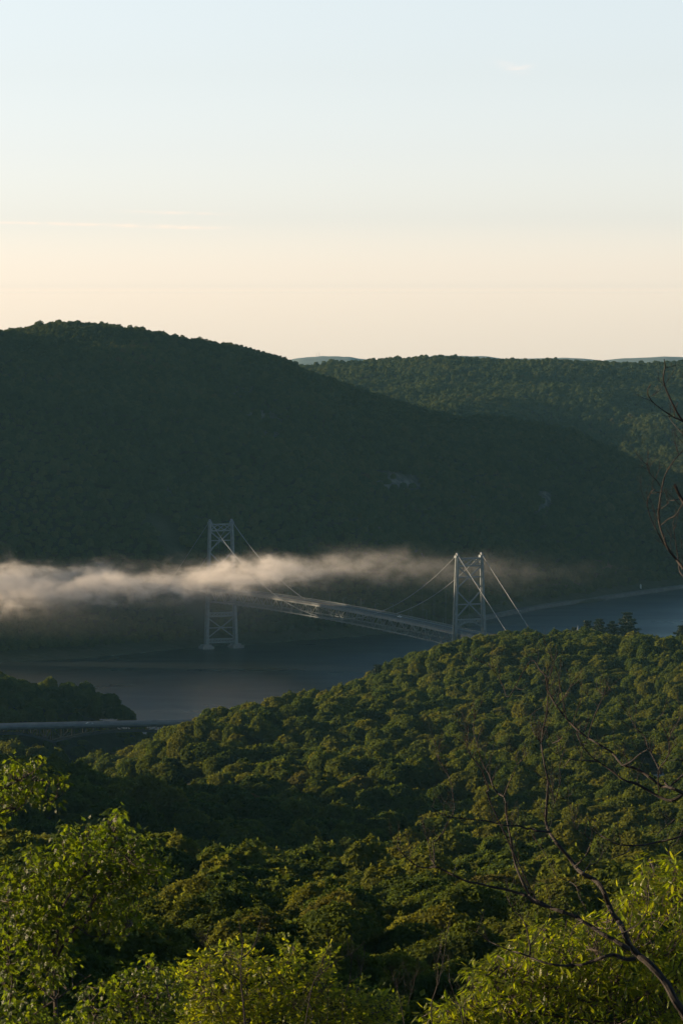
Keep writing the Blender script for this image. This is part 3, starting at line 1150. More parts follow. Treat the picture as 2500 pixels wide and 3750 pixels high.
for a, b in ((VLEN * .10, VLEN * .44), (VLEN * .44, VLEN * .985)):
    for s in (-1, 1):
        m = MB()
        n = 14
        prev = None
        for i in range(n + 1):
            t = i / n
            xx = a + (b - a) * t
            zb = -9.8 + 5.6 * (1 - (2 * t - 1) ** 2)
            if prev is not None:
                m.bar(prev, (xx, s * 4.6, zb), .6, .8)
                m.bar((prev[0], s * 4.6, -1.3), (xx, s * 4.6, zb) if i % 2 else (prev[0] + .01, s * 4.6, prev[2]), .3)
                if i % 2 == 0:
                    m.bar(prev, (xx, s * 4.6, -1.3), .3)
            m.bar((xx, s * 4.6, zb), (xx, s * 4.6, -.95), .35)
            prev = (xx, s * 4.6, zb)
        m.box(a, s * 4.6 - .3, -1.7, b, s * 4.6 + .3, -.95)
        m.build('arch_truss', M['dark_steel'], via)
for t in (.02, .10, .985):
    m = MB()
    m.frustum((VLEN * t, 0, -VZ - 6), 3.4, 11, (VLEN * t, 0, -9.9 if t > .05 else -.95), 2.6, 10)
    m.build('pier', M['dark_steel'], via)
q = at8(208, 1667, 2470)
rv = (np.array([q[0], q[1]]) - np.array([VL[0], VL[1]])) @ (vx / VLEN)
cs, sn = math.cos(via.rotation_euler[2]), math.sin(via.rotation_euler[2])
car((VL[0] + rv * cs + 2.2 * sn, VL[1] + rv * sn - 2.2 * cs, VZ + .08), via.rotation_euler[2], M['car_dark'], 'grey car driving over the low creek viaduct')


# ------------------------------------------------------------------ far shore details
def strip(name, pts, w, mat, fn, lift, **kw):
    V, Fc = [], []
    P = np.array(pts, float)
    tt = np.linspace(0, len(P) - 1, (len(P) - 1) * 12 + 1)
    C = np.stack([np.interp(tt, np.arange(len(P)), P[:, 0]), np.interp(tt, np.arange(len(P)), P[:, 1])], 1)
    for _ in range(3):
        C[1:-1] = (C[:-2] + 2 * C[1:-1] + C[2:]) / 4
    T = np.gradient(C, axis=0)
    T /= np.linalg.norm(T, axis=1)[:, None]
    N_ = np.stack([-T[:, 1], T[:, 0]], 1)
    for i in range(len(C)):
        zc = float(fn(C[i:i + 1, 0], C[i:i + 1, 1])[0]) + lift if fn else lift
        for s in (-1, 1):
            V.append((C[i, 0] + s * N_[i, 0] * w / 2, C[i, 1] + s * N_[i, 1] * w / 2, zc))
        for s in (-1, 1):
            V.append((C[i, 0] + s * N_[i, 0] * (w / 2 + 2), C[i, 1] + s * N_[i, 1] * (w / 2 + 2), zc - 7))
    for i in range(len(C) - 1):
        b = i * 4
        Fc += [(b, b + 1, b + 5, b + 4), (b + 2, b, b + 4, b + 6), (b + 1, b + 3, b + 7, b + 5)]
    m = MB()
    m.add(V, Fc)
    o = m.build(name, mat, smooth=False)
    tag(o, kind='structure', **kw)
    return o


shore = [(128, 3825), (196, 3980), (270, 4108), (352, 4245), (450, 4405)]
M['ballast'] = mat_simple('railway_ballast', (0.085, 0.083, 0.08), 0.95, 0.3, 0.2)
strip('path', [(a - 2, b - 4) for a, b in shore], 7, M['ballast'], None, 3.2)
rd = [at8(1555, 1672, 1880), at8(1500, 1668, 1870), at8(1530, 1688, 1835), at8(1470, 1703, 1815), at8(1432, 1716, 1790)]
strip('road', [(a[0], a[1]) for a in rd], 7, M['pale_road'], near_z, 1.5)
strip('road', [(a[0], a[1]) for a in (at8(850, 1254, 3850), at8(900, 1247, 3860), at8(950, 1238, 3880), at8(1010, 1224, 3900))], 5, M['ballast'], nose_z, 4.0)


def house(loc, rz, w, d, h, rh, wall, roof, label, name='house', win=3):
    e = empty(name, loc, rz)
    tag(e, label, 'house')
    m = MB()
    m.add([(-w / 2, -d / 2, -3), (w / 2, -d / 2, -3), (w / 2, d / 2, -3), (-w / 2, d / 2, -3), (-w / 2, -d / 2, h), (w / 2, -d / 2, h), (w / 2, d / 2, h), (-w / 2, d / 2, h),
           (-w / 2, 0, h + rh - .1), (w / 2, 0, h + rh - .1)], [(0, 1, 5, 4), (2, 3, 7, 6), (1, 2, 6, 9, 5), (3, 0, 4, 8, 7)])
    wl = m.build('wall', wall, e)
    m = MB()
    for s in (-1, 1):
        a = [(-w / 2 - .5, s * (d / 2 + .6), h - .25), (w / 2 + .5, s * (d / 2 + .6), h - .25), (w / 2 + .5, 0, h + rh), (-w / 2 - .5, 0, h + rh)]
        m.add(a + [(p_[0], p_[1], p_[2] + .25) for p_ in a], [(0, 1, 2, 3), (4, 5, 6, 7), (0, 1, 5, 4), (1, 2, 6, 5), (2, 3, 7, 6), (3, 0, 4, 7)])
    rf = m.build('roof', roof, e)
    m = MB()
    m.box(w * .2, .5, h + rh * .4, w * .2 + .8, 1.3, h + rh + 1.1)
    m.build('chimney', M['concrete'], rf)
    for k in range(win):
        m = MB()
        xx = -w / 2 + w * (k + .5) / win
        m.box(xx - .6, -d / 2 - .06, h * .35, xx + .6, -d / 2 - .003, h * .35 + 1.4)
        m.build('window', M['glass'], wl)
    return e


hp = at8(1365, 1362, 4140)
house((hp[0], hp[1], 7), R(15), 14, 8, 4.5, 3.2, M['white_wall'], M['roof_pale'], 'pale roofed house alone on the far bank of the river')
hp = at8(1490, 1050, 4640)
hp = at8(1285, 1466, 2800)
house((hp[0] - 3, hp[1], hp[2] - 6.5), R(-20), 11, 8, 4, 3, M['white_wall'], M['roof_dark'], 'dark roofed house half hidden by trees at the end of the point')
# pale steeple
sp = at8(1326, 1452, 2795)
e = empty('church', (sp[0], sp[1], sp[2] - 12))
tag(e, 'small church with a slim pale steeple rising from the trees of the point', 'church')
m = MB()
m.box(-1.6, -1.6, -6, 1.6, 1.6, 8)
m.build('tower', M['white_wall'], e)
m = MB()
m.frustum((0, 0, 8.003), 3.6, 3.6, (0, 0, 8.5), 3.6, 3.6)
m.frustum((0, 0, 8.5), 2.6, 2.6, (0, 0, 17), .12, .12)
m.build('steeple', M['roof_pale'], e)
m = MB()
m.box(-2.5, 1.7, -6, 2.5, 13, 4)
m.add([(-2.9, 1.65, 4), (2.9, 1.65, 4), (0, 1.65, 8), (-2.9, 13.3, 4), (2.9, 13.3, 4), (0, 13.3, 8)], [(0, 1, 2), (3, 5, 4), (0, 2, 5, 3), (1, 4, 5, 2), (0, 3, 4, 1)])
m.build('nave', M['white_wall'], e)
# beacon on the far bank
bc = at8(1470, 1352, 4200)
e = empty('beacon', (bc[0], bc[1], 1.5))
tag(e, 'little white beacon on the waterline of the far bank', 'beacon')
m = MB()
m.tube([(0, 0, -4), (0, 0, 3), (0, 0, 4.2)], [1.0, .8, .8], 10)
m.build('shaft', M['white_wall'], e)
m = MB()
m.tube([(0, 0, 4.2), (0, 0, 5.0), (0, 0, 5.6)], [.95, .7, .1], 10)
m.build('cap', M['roof_pale'], e)
# two masts on the distant ridge
for k, (a, h) in enumerate(((727, 16), (733, 20))):
    b = at8(a, 819, 17000)
    e = empty('radio_mast', (b[0], b[1], b[2] - 4))
    tag(e, 'taller thin radio mast on the distant blue ridge' if k else 'shorter thin radio mast on the distant blue ridge', 'mast', 'masts on the distant ridge')
    m = MB()
    for q in range(3):
        an = q * 2.094
        m.bar((math.cos(an) * .8, math.sin(an) * .8, 0), (math.cos(an) * .4, math.sin(an) * .4, h), .35)
        for j in range(6):
            m.bar((math.cos(an) * .7, math.sin(an) * .7, h * j / 6), (math.cos(an + 2.094) * .6, math.sin(an + 2.094) * .6, h * (j + 1) / 6), .2)
    m.build('lattice', M['steel'], e)
    m = MB()
    m.tube([(0, 0, h - 1), (0, 0, h + 5)], [.3, .2], 6)
    m.build('antenna', M['steel'], e)


# ------------------------------------------------------------------ foreground trees
def R1(a, b): return (1400 + a / 2.8, 2300 + b / 2.8)
def R2(a, b): return (1940 + a / 2.8, 2300 + b / 2.8)
def R3(a, b): return (1400 + a / 2.8, 3000 + b / 2.8)
def R4(a, b): return (1940 + a / 2.8, 3000 + b / 2.8)
def R5(a, b): return (700 + a / 2.09, 3050 + b / 2.09)
def R6(a, b): return (a / 2.24, 2900 + b / 2.24)
def R8(a, b): return (2200 + a / 2.613, 1250 + b / 2.613)


def lift_line(pts, D0, D1=None, wob=0.25, seed=0):
    """photograph polyline -> smooth world polyline whose distance drifts from D0 to D1"""
    rr = random.Random(seed)
    D1 = D0 if D1 is None else D1
    n = len(pts)
    W = []
    for i, (a, b) in enumerate(pts):
        D = D0 + (D1 - D0) * i / max(1, n - 1) + rr.uniform(-wob, wob) * (0 if i == 0 else 1)
        W.append(at(a, b, D))
    W = np.array(W)
    # Catmull-Rom subdivision for natural curves
    if n >= 3:
        out = []
        for i in range(n - 1):
            p0, p1, p2, p3 = W[max(0, i - 1)], W[i], W[i + 1], W[min(n - 1, i + 2)]
            for t in (0, .34, .67):
                out.append(.5 * ((2 * p1) + (-p0 + p2) * t + (2 * p0 - 5 * p1 + 4 * p2 - p3) * t * t + (-p0 + 3 * p1 - 3 * p2 + p3) * t ** 3))
        out.append(W[-1])
        W = np.array(out)
    return W


def twigs(mb, line, r0, rr, count, length, depth=1, up=0.35):
    """knobbly side twigs along a branch line"""
    n = len(line)
    for _ in range(count):
        i = rr.randrange(max(1, n // 6), n - 1)
        p = line[i]
        t = line[i + 1] - line[i]
        t = t / (np.linalg.norm(t) + 1e-9)
        side = np.array([rr.uniform(-1, 1), rr.uniform(-.8, .8), rr.uniform(-.6, 1)])
        d = t * .45 + side * .75 + np.array([0, 0, up])
        d /= np.linalg.norm(d)
        L = length * rr.uniform(.45, 1.15)
        pts = [p]
        for k in range(4):
            d = d + np.array([rr.uniform(-.3, .3), rr.uniform(-.3, .3), rr.uniform(-.15, .4)])
            d /= np.linalg.norm(d)
            pts.append(pts[-1] + d * L / 4)
        ra = r0 * rr.uniform(.7, 1)
        mb.tube(pts, [ra, ra * .85, ra * .7, ra * .55, ra * .4], 5)
        if depth > 0:
            twigs(mb, np.array(pts), ra * .65, rr, rr.randint(1, 3), length * .45, depth - 1, up)


def px2m(D):
    return D / F


# ---- the big bare tree in the right foreground
bt_D = 50.0
rr = random.Random(5)
trunk_px = [R4(1690, 2330), R4(1640, 2150), R4(1568, 1990), R4(1480, 1860), R4(1400, 1700), R4(1290, 1560), R4(1180, 1450), R4(1080, 1370), R4(1000, 1260), R4(950, 1130), R4(900, 1040), R4(850, 980),
            R4(800, 870), R4(760, 760), R4(700, 660), R4(620, 600), R4(540, 560), R4(460, 480), R4(380, 370), R4(300, 280), R4(240, 200), R4(190, 120), R4(160, 20),
            R2(165, 1850), R2(175, 1700), R2(180, 1560), R2(150, 1420), R2(125, 1270), R2(112, 1190), R2(120, 1110), R2(135, 1010), R2(165, 910), R2(178, 800), R2(178, 680), R2(165, 560), R2(140, 450), R2(135, 400)]
tl = lift_line(trunk_px, bt_D, bt_D + 1.5, .12, 1)
base = tl[0]
bt = empty('bare_tree', (base[0], base[1], float(near_z(base[0], base[1])[0])))
tag(bt, 'large leafless dead tree leaning in from the lower right with twisting dark limbs', 'tree')
off = np.array(bt.location)


def branch(mb, pts, r0px, r1px, D0, D1, seed, tw=0, tl_=0.5, wob=.12):
    line = lift_line(pts, D0, D1, wob, seed) - off
    m_ = px2m(D0)
    rad = 0.86 * np.linspace(r0px * m_, r1px * m_, len(line)) * (1 + np.array([random.uniform(-.12, .12) for _ in line]))
    mb.tube(line, rad, 7, .06)
    if tw:
        twigs(mb, line, max(.004, r1px * m_ * .9), random.Random(seed), tw, tl_)
    return line


mb = MB()
full = np.vstack([[base + np.array([.35, -.1, -2.6])], tl]) - off
nn = len(full)
radp = np.interp(np.arange(nn) / nn, [0, .08, .25, .45, .62, .78, 1], [17, 15, 11, 8, 5, 2.8, 1.0]) * px2m(bt_D)
mb.tube(full, radp * (1 + np.array([random.uniform(-.08, .08) for _ in range(nn)])), 9, .07)
twigs(mb, full[nn // 2:], .006, random.Random(9), 16, .5)
mb.build('trunk', M['dead_bark'], bt)

BR = [
    ([R2(125, 1270), R2(112, 1190), R2(60, 1110), R2(25, 1040), R2(5, 950), R2(0, 880)], 2.4, .9, 5),
    ([R4(200, 130), R4(140, 125), R4(70, 120), R4(10, 95), R3(1480, 100), R3(1400, 70), R3(1320, 70), R3(1230, 60), R3(1150, 40), R3(1080, 20), R1(740, 1945), R1(640, 1920), R1(560, 1880), R1(500, 1830)], 5.5, 1.4, 8),
    ([R4(1010, 1330), R4(940, 1290), R4(860, 1240), R4(760, 1190), R4(640, 1110), R4(540, 1050), R4(470, 1000), R4(330, 950), R4(200, 905), R4(100, 850), R4(10, 815), R3(1500, 770), R3(1450, 680), R3(1400, 570), R3(1360, 460),
      R3(1330, 330), R3(1310, 200), R3(1290, 90), R1(1265, 1900), R1(1262, 1800), R1(1245, 1730), R1(1255, 1690), R1(1300, 1580), R1(1350, 1470), R1(1380, 1400), R1(1440, 1340), R1(1500, 1270)], 10, 1.2, 12),
    ([R4(200, 905), R4(60, 860), R3(1480, 790), R3(1400, 760), R3(1250, 720), R3(1100, 690), R3(980, 660), R3(870, 640), R3(760, 590), R3(640, 530), R3(545, 490), R3(470, 500), R3(380, 490), R3(310, 450), R3(240, 390), R3(180, 320),
      R3(150, 270), R3(165, 170), R3(165, 20)], 7, .9, 10),
    ([R3(545, 490), R3(525, 450), R3(490, 400), R3(482, 310), R3(465, 220), R3(445, 130), R3(400, 60)], 2.8, .9, 6),
    ([R3(530, 450), R3(528, 330), R3(515, 240), R3(560, 210), R3(620, 130), R3(660, 40), R3(690, 0), R1(735, 1860), R1(720, 1720), R1(710, 1620), R1(690, 1540), R1(640, 1460), R1(590, 1380), R1(560, 1290), R1(535, 1180)], 3.0, .9, 8),
    ([R4(1075, 1430), R4(980, 1440), R4(910, 1410), R4(850, 1390), R4(760, 1410), R4(660, 1450), R4(540, 1490), R4(420, 1500), R4(300, 1500), R4(180, 1480), R4(80, 1450), R4(10, 1420), R3(1480, 1400), R3(1400, 1370), R3(1320, 1350),
      R3(1200, 1300), R3(1090, 1250), R3(1000, 1180), R3(890, 1130)], 9, 1.2, 10),
    ([R3(1500, 1400), R3(1510, 1320), R3(1490, 1200), R3(1470, 1100), R3(1420, 1010), R3(1350, 940), R3(1300, 850), R3(1270, 760), R3(1250, 690)], 4, .9, 7),
    ([R4(10, 1420), R4(0, 1300), R4(60, 1210), R4(130, 1110), R4(190, 1020), R4(210, 920), R4(205, 800), R4(190, 700)], 2.6, .8, 4),
    ([R4(900, 1190), R4(960, 1160), R4(1060, 1110), R4(1140, 1040), R4(1190, 940), R4(1215, 820), R4(1210, 700), R4(1180, 590)], 3.2, 1.0, 4),
    ([R4(545, 1050), R4(480, 1080), R4(440, 1120), R4(410, 1200), R4(390, 1260)], 3.0, 1.2, 3),
    ([R4(800, 960), R4(785, 1060), R4(785, 1150), R4(770, 1280), R4(730, 1390)], 2.6, 1.2, 2),
    ([R4(460, 480), R4(520, 430), R4(580, 350), R4(620, 250), R4(625, 210), R4(560, 160), R4(480, 100), R4(440, 20), R2(425, 1900), R2(415, 1850), R2(425, 1790)], 3.0, 1.0, 6),
    ([R4(540, 560), R4(600, 480), R4(690, 440), R4(730, 370), R4(740, 330)], 2.6, .9, 4),
    ([R4(580, 960), R4(550, 880), R4(500, 790), R4(470, 690), R4(400, 640), R4(270, 580), R4(200, 450), R4(130, 320), R4(60, 220), R4(0, 130)], 2.6, .9, 6),
    ([R1(1245, 1730), R1(1180, 1690), R1(1130, 1620), R1(1090, 1500), R1(1040, 1420), R1(1010, 1340), R1(990, 1270), R1(960, 1150), R1(930, 1060), R1(940, 960), R1(960, 900)], 3.4, .9, 10),
    ([R3(1560, 810), R1(1100, 1780), R1(1090, 1660), R1(1050, 1530), R1(1000, 1420), R1(920, 1330), R1(870, 1230), R1(860, 1150), R1(880, 1060), R1(860, 960), R1(815, 870)], 3.4, .9, 10),
    ([R1(1380, 1400), R1(1370, 1320), R1(1390, 1260), R1(1350, 1240)], 1.6, .8, 3),
    ([R2(180, 1560), R2(210, 1640), R2(240, 1740), R2(250, 1800), R2(290, 1650), R2(310, 1550), R2(300, 1420), R2(330, 1300), R2(300, 1180), R2(260, 1080)], 2.6, .9, 6),
    ([R2(112, 1190), R2(95, 1100), R2(85, 1000)], 2.0, 1.0, 2),
    ([R2(120, 1150), R2(160, 1130), R2(220, 1095)], 1.6, .8, 1),
]
for k, (pts, r0, r1, tw) in enumerate(BR):
    m = MB()
    branch(m, pts, r0, r1, bt_D + .1 * (k % 5), bt_D + random.uniform(-1.6, 1.6), 40 + k, int(tw * 1.6), .36)
    m.build('limb', M['dead_bark'], bt)

# ---- second bare tree, its trunk just outside the frame, limbs reaching in from the right edge
b2 = at(2790, 3250, 44)
gz = float(near_z(b2[0], b2[1])[0])
bt2 = empty('bare_tree', (b2[0], b2[1], gz))
tag(bt2, 'leafless tree beside the frame whose thin bare branches reach in from the right edge', 'tree')
off = np.array(bt2.location)
m = MB()
T2 = [(2790, 4400), (2775, 3900), (2790, 3600), (2765, 3300), (2742, 3030), (2748, 2800), (2722, 2500), (2728, 2250), (2700, 2000), (2690, 1700), (2668, 1400), (2675, 1150), (2655, 900)]
line = lift_line(T2, 44, 44, .10, 3)
line = np.vstack([[(b2[0], b2[1], gz - .5)], line[line[:, 2] > gz + .5]]) - off
m.tube(line, np.linspace(.09, .012, len(line)), 9, .08)
m.build('trunk', M['dead_bark'], bt2)
BR2 = [
    ([(2690, 2420), R8(860, 2300), R8(784, 2180), R8(720, 2090), R8(640, 1990), R8(600, 1890), R8(560, 1770), R8(545, 1650), R8(560, 1520), R8(580, 1400), R8(610, 1280), R8(660, 1190), R8(720, 1110), R8(784, 1040), R8(860, 960)], 6.5, 1.6, 10),
    ([R8(745, 2120), R8(680, 2030), R8(600, 1940), R8(540, 1830), R8(480, 1710), R8(450, 1620), R8(440, 1540), R8(470, 1450), R8(510, 1415)], 3.2, 1.2, 5),
    ([R8(575, 1400), R8(520, 1320), R8(460, 1260), R8(435, 1160)], 2.2, 1.1, 5),
    ([R8(530, 1610), R8(590, 1590), R8(650, 1540)], 1.8, 1.0, 2),
    ([R8(1000, 1000), R8(880, 880), R8(784, 770), R8(720, 670), R8(640, 510), R8(595, 380), R8(600, 290), R8(610, 240), R8(600, 170)], 6.5, 1.5, 4),
    ([R8(790, 775), R8(700, 730), R8(590, 660), R8(490, 580), R8(450, 520), R8(445, 460), R8(475, 410)], 3.2, 1.4, 3),
    ([R8(880, 980), R8(784, 890), R8(700, 800), R8(650, 730), R8(640, 700)], 2.4, 1.0, 2),
    ([R8(715, 640), R8(720, 610), R8(735, 590)], 1.8, 1.0, 0),
    ([R8(1000, 1800), R8(860, 1660), R8(784, 1540), R8(740, 1460), R8(705, 1380)], 8, 7, 0),
    ([R8(784, 1525), R8(700, 1520), R8(650, 1515), R8(600, 1420)], 2.4, 1.2, 1),
    ([R8(740, 2120), R8(720, 1980), R8(700, 1850), R8(685, 1740), R8(710, 1690)], 2.4, 1.1, 3),
    ([R8(570, 1760), R8(640, 1700), R8(700, 1670), R8(750, 1600), R8(784, 1540)], 2.0, 1.2, 3),
    ([R8(784, 2000), R8(770, 1950), R8(755, 1890)], 2.0, 1.0, 1),
    ([R8(740, 2130), R8(750, 2200), R8(784, 2250), R8(860, 2330)], 3.0, 2.2, 0),
    # the limbs lower down
    ([(2720, 3030), R2(1700, 1740), R2(1568, 1690), R2(1480, 1655), R2(1410, 1625), R2(1370, 1560)], 11, 5, 2),
    ([R2(1568, 1700), R2(1450, 1770), R2(1320, 1730), R2(1200, 1660), R2(1090, 1600), R2(960, 1560), R2(880, 1500), R2(760, 1410), R2(640, 1330), R2(560, 1240), R2(500, 1150), R2(470, 1070)], 7.5, 1.2, 12),
    ([R2(1410, 1625), R2(1340, 1620), R2(1250, 1550), R2(1150, 1480), R2(1050, 1430), R2(940, 1400), R2(840, 1280), R2(700, 1190), R2(600, 1130), R2(500, 1060), R2(400, 960), R2(300, 840), R2(230, 740), R2(185, 640), R2(160, 500),
      R2(100, 430), R2(0, 340), R1(1300, 700), R1(1240, 610), R1(1180, 490), R1(1120, 420), R1(1085, 350)], 6.5, 1.0, 18),
    ([R2(700, 1370), R2(560, 1355), R2(440, 1350), R2(330, 1310), R2(240, 1270), R2(180, 1200)], 3, .9, 6),
    ([R2(600, 1130), R2(605, 1070), R2(650, 920), R2(720, 760), R2(750, 680), R2(790, 580)], 2.8, .9, 4),
    ([R2(750, 685), R2(810, 660), R2(870, 625)], 1.4, .8, 1),
    ([R2(745, 680), R2(700, 640), R2(680, 590), R2(678, 520)], 1.4, .7, 1),
    ([R2(370, 930), R2(350, 820), R2(335, 720), R2(300, 580), R2(290, 480), R2(250, 390), R2(228, 330), R2(220, 260)], 2.6, .8, 5),
    ([R2(270, 790), R2(330, 740), R2(380, 660), R2(430, 570), R2(490, 500)], 2.6, .8, 5),
    ([R2(440, 1000), R2(450, 920), R2(490, 830), R2(515, 740)], 1.8, .9, 2),
    ([R2(1340, 1500), R2(1310, 1430), R2(1240, 1290), R2(1200, 1210), R2(1170, 1110), R2(1080, 1020), R2(1030, 920), R2(1000, 840)], 3.4, 1.0, 8),
    ([R2(940, 1410), R2(1030, 1370), R2(1110, 1300), R2(1200, 1245)], 2.6, 1.4, 3),
    ([R2(1320, 1690), R2(1310, 1560), R2(1320, 1440), R2(1380, 1370), R2(1420, 1280), R2(1420, 1180), R2(1390, 1080), R2(1350, 990), R2(1300, 940), R2(1250, 945)], 3.0, 1.4, 8),
    ([R2(1420, 1140), R2(1450, 1070), R2(1500, 980), R2(1540, 920)], 2.0, .9, 4),
    ([R2(1420, 1290), R2(1480, 1210), R2(1568, 1130)], 1.8, .9, 3),
    ([R2(230, 1180), R2(290, 1155), R2(335, 1120)], 2.2, 1.8, 0),
    ([R2(340, 1440), R2(380, 1380), R2(410, 1340)], 2.2, 1.4, 0),
    ([R2(510, 1215), R2(550, 1190), R2(580, 1180)], 2.2, 1.6, 0),
    ([R2(1700, 1380), R2(1568, 1500), R2(1480, 1580), R2(1420, 1640)], 4, 4, 2),
    ([(2720, 3090), R4(1700, 130), R4(1568, 165), R4(1450, 205), R4(1300, 235), R4(1150, 265), R4(1020, 270), R4(900, 260), R4(800, 210), R4(720, 170), R4(640, 120), R4(610, 60)], 5.5, 1.4, 8),
    ([R4(1568, 90), R4(1500, 240), R4(1430, 300), R4(1420, 380)], 2.4, 1.4, 2),
    ([R4(1020, 295), R4(985, 345), R4(900, 375), R4(830, 405)], 2.6, 2.0, 0),
    ([R4(1480, 0), R4(1400, 70), R4(1330, 120), R4(1295, 170)], 3.0, 1.6, 2),
    ([R4(1405, 210), R4(1415, 150), R4(1450, 60)], 1.5, .8, 1),
]
ty = [p_[1] for p_ in T2][::-1]
tx = [p_[0] for p_ in T2][::-1]
for k, (pts, r0, r1, tw) in enumerate(BR2):
    m = MB()
    if pts[0][0] > 2500:              # joined to the trunk beside the frame
        yj = pts[0][1] + (2700 - pts[0][0]) * .55
        pts = [(float(np.interp(yj, ty, tx)), yj), ((pts[0][0] + 2700) / 2, (pts[0][1] + yj) / 2 + 12)] + pts
    branch(m, pts, r0, r1, 44 + .12 * (k % 6), 44 + random.uniform(-1.3, 1.3), 140 + k, int(tw * 1.3), .30)
    m.build('limb', M['dead_bark'], bt2)


# ---- leafy foreground trees
def in_poly(px, py, poly):
    n = len(poly)
    c = np.zeros(len(px), bool)
    j = n - 1
    for i in range(n):
        xi, yi = poly[i]
        xj, yj = poly[j]
        t = ((yi > py) != (yj > py)) & (px < (xj - xi) * (py - yi) / (yj - yi + 1e-9) + xi)
        c ^= t
        j = i
    return c


MAPLE = np.array([(0, 0), (.16, -.06), (.36, .05), (.28, .2), (.52, .42), (.28, .46), (.30, .58), (.12, .62), (0, 1.0), (-.12, .62), (-.30, .58), (-.28, .46), (-.52, .42), (-.28, .2), (-.36, .05), (-.16, -.06)])
LANCE = np.array([(0, 0), (.10, .18), (.155, .42), (.12, .70), (0, 1.0), (-.12, .70), (-.155, .42), (-.10, .18)])
OAKL = np.array([(0, 0), (.10, .15), (.22, .25), (.14, .36), (.30, .52), (.18, .60), (.24, .78), (0, 1.0), (-.24, .78), (-.18, .60), (-.30, .52), (-.14, .36), (-.22, .25), (-.10, .15)])


def leaves(shape, base, direction, normal, size, fold=0.25, droop=0.15):
    """many leaves at once: (n,3) base points, tip directions, normals"""
    n, k = len(base), len(shape)
    d = direction / np.linalg.norm(direction, axis=1)[:, None]
    s = np.cross(d, normal)
    s /= np.linalg.norm(s, axis=1)[:, None] + 1e-9
    u = np.cross(s, d)
    V = np.empty((n, k, 3))
    fo_ = (fold * np.random.default_rng(n).uniform(.2, 2.6, n))[:, None]
    for j, (a, b) in enumerate(shape):
        V[:, j] = base + size[:, None] * (s * a + d * b + u * (-fo_ * abs(a) - droop * b * b))
    h = k // 2                       # outline runs base, one edge, tip, other edge: two halves share the midrib
    fa = np.arange(0, h + 1)
    fb = np.concatenate([np.arange(h, k), [0]])
    o_ = (np.arange(n) * k)[:, None]
    return V.reshape(-1, 3), np.concatenate([fa[None] + o_, fb[None] + o_])


def leafy(name, label, poly, D, depth, nclus, per, shape, size, mat, stems, ground_px, seed, spread=.22, hang=.6, stem_r=(6, 1.5), dens_fn=None, upright=0.0):
    r = np.random.default_rng(seed)
    rr_ = random.Random(seed)
    P_ = np.array(poly)
    b = at(ground_px, 3700, D)
    gz_ = float(near_z(b[0], b[1])[0])
    e = empty(name, (b[0], b[1], gz_))
    tag(e, label, 'tree')
    o = np.array(e.location)
    # stems
    lines = []
    mb_ = MB()
    for k, (pts, r0, r1) in enumerate(stems):
        ln = lift_line(pts, D + r.uniform(-.3, .3), D + r.uniform(-depth, depth) * .5, .15, seed + k)
        if k == 0:
            ln = np.vstack([[(b[0], b[1], gz_ - .4)], ln])
        mb_.tube(ln - o, np.linspace(r0, r1, len(ln)) * px2m(D), 7, .05)
        lines.append(ln)
    AL = np.vstack(lines)
    # clusters of leaves inside the crown's outline, spread through its depth
    cand = []
    while len(cand) < nclus:
        a = r.uniform(P_[:, 0].min() - 40, P_[:, 0].max() + 40, 4000)
        c = r.uniform(P_[:, 1].min(), P_[:, 1].max(), 4000)
        ok = in_poly(a, c, poly)
        if dens_fn is not None:
            ok &= r.random(4000) < dens_fn(a, c)
        cand += list(zip(a[ok], c[ok]))
    cand = cand[:nclus]
    C = np.array([at(a, c, D + r.uniform(-depth, depth)) for a, c in cand])
    for c in C:
        dd = np.linalg.norm((AL - c) * np.array([1, .5, 1.0]) + np.array([0, 0, .25]), axis=1)
        j = int(np.argmin(dd))
        q = AL[j]
        midp = (q + c) / 2 + np.array([rr_.uniform(-.1, .1), rr_.uniform(-.1, .1), -.12 * np.linalg.norm(c - q)])
        mb_.tube(np.array([q, midp, c]) - o, [.010, .008, .004], 4)
    mb_.build('trunk', M['bark'], e)
    n_ = nclus * per
    ci = np.repeat(np.arange(nclus), per)
    dirs = r.normal(size=(n_, 3)) * np.array([1, 1, .55])
    dirs /= np.linalg.norm(dirs, axis=1)[:, None]
    base_ = C[ci] + dirs * (spread * r.uniform(.15, 1.0, n_))[:, None]
    dv = dirs + np.array([0, 0, -hang]) * r.uniform(.3, 1.4, n_)[:, None] + np.array([0, 0, upright])
    nv = np.array([0, 0, 1.0]) + dirs * .6 + r.normal(size=(n_, 3)) * .35
    V, Fc = leaves(shape, base_ - o, dv, nv, size * r.uniform(.65, 1.25, n_))
    link(bpy.data.objects.new('crown', mesh_np('crown', V, Fc, mat)), e)
    return e


# left maple
MP = [R6(-60, 640), R6(60, 625), R6(165, 605), R6(200, 490), R6(270, 455), R6(330, 500), R6(430, 430), R6(425, 320), R6(470, 285), R6(560, 255), R6(640, 240), R6(690, 200), R6(760, 235), R6(810, 260), R6(870, 195), R6(905, 125),
      R6(990, 140), R6(1020, 190), R6(985, 250), R6(1000, 300), R6(1060, 270), R6(1150, 265), R6(1200, 310), R6(1210, 370), R6(1280, 410), R6(1270, 520), R6(1385, 640), R6(1300, 740), R6(1190, 800), R6(1080, 900), R6(1140, 1090),
      R6(1060, 1140), R6(980, 1230), R6(900, 1190), R6(880, 1100), R6(760, 1130), R6(690, 1050), R6(620, 1150), R6(560, 1290), R6(640, 1380), R6(560, 1480), R6(480, 1600), R6(420, 1620), R6(330, 1600), R6(300, 1720), R6(460, 1830),
      R6(430, 1960), R6(-60, 1960)]


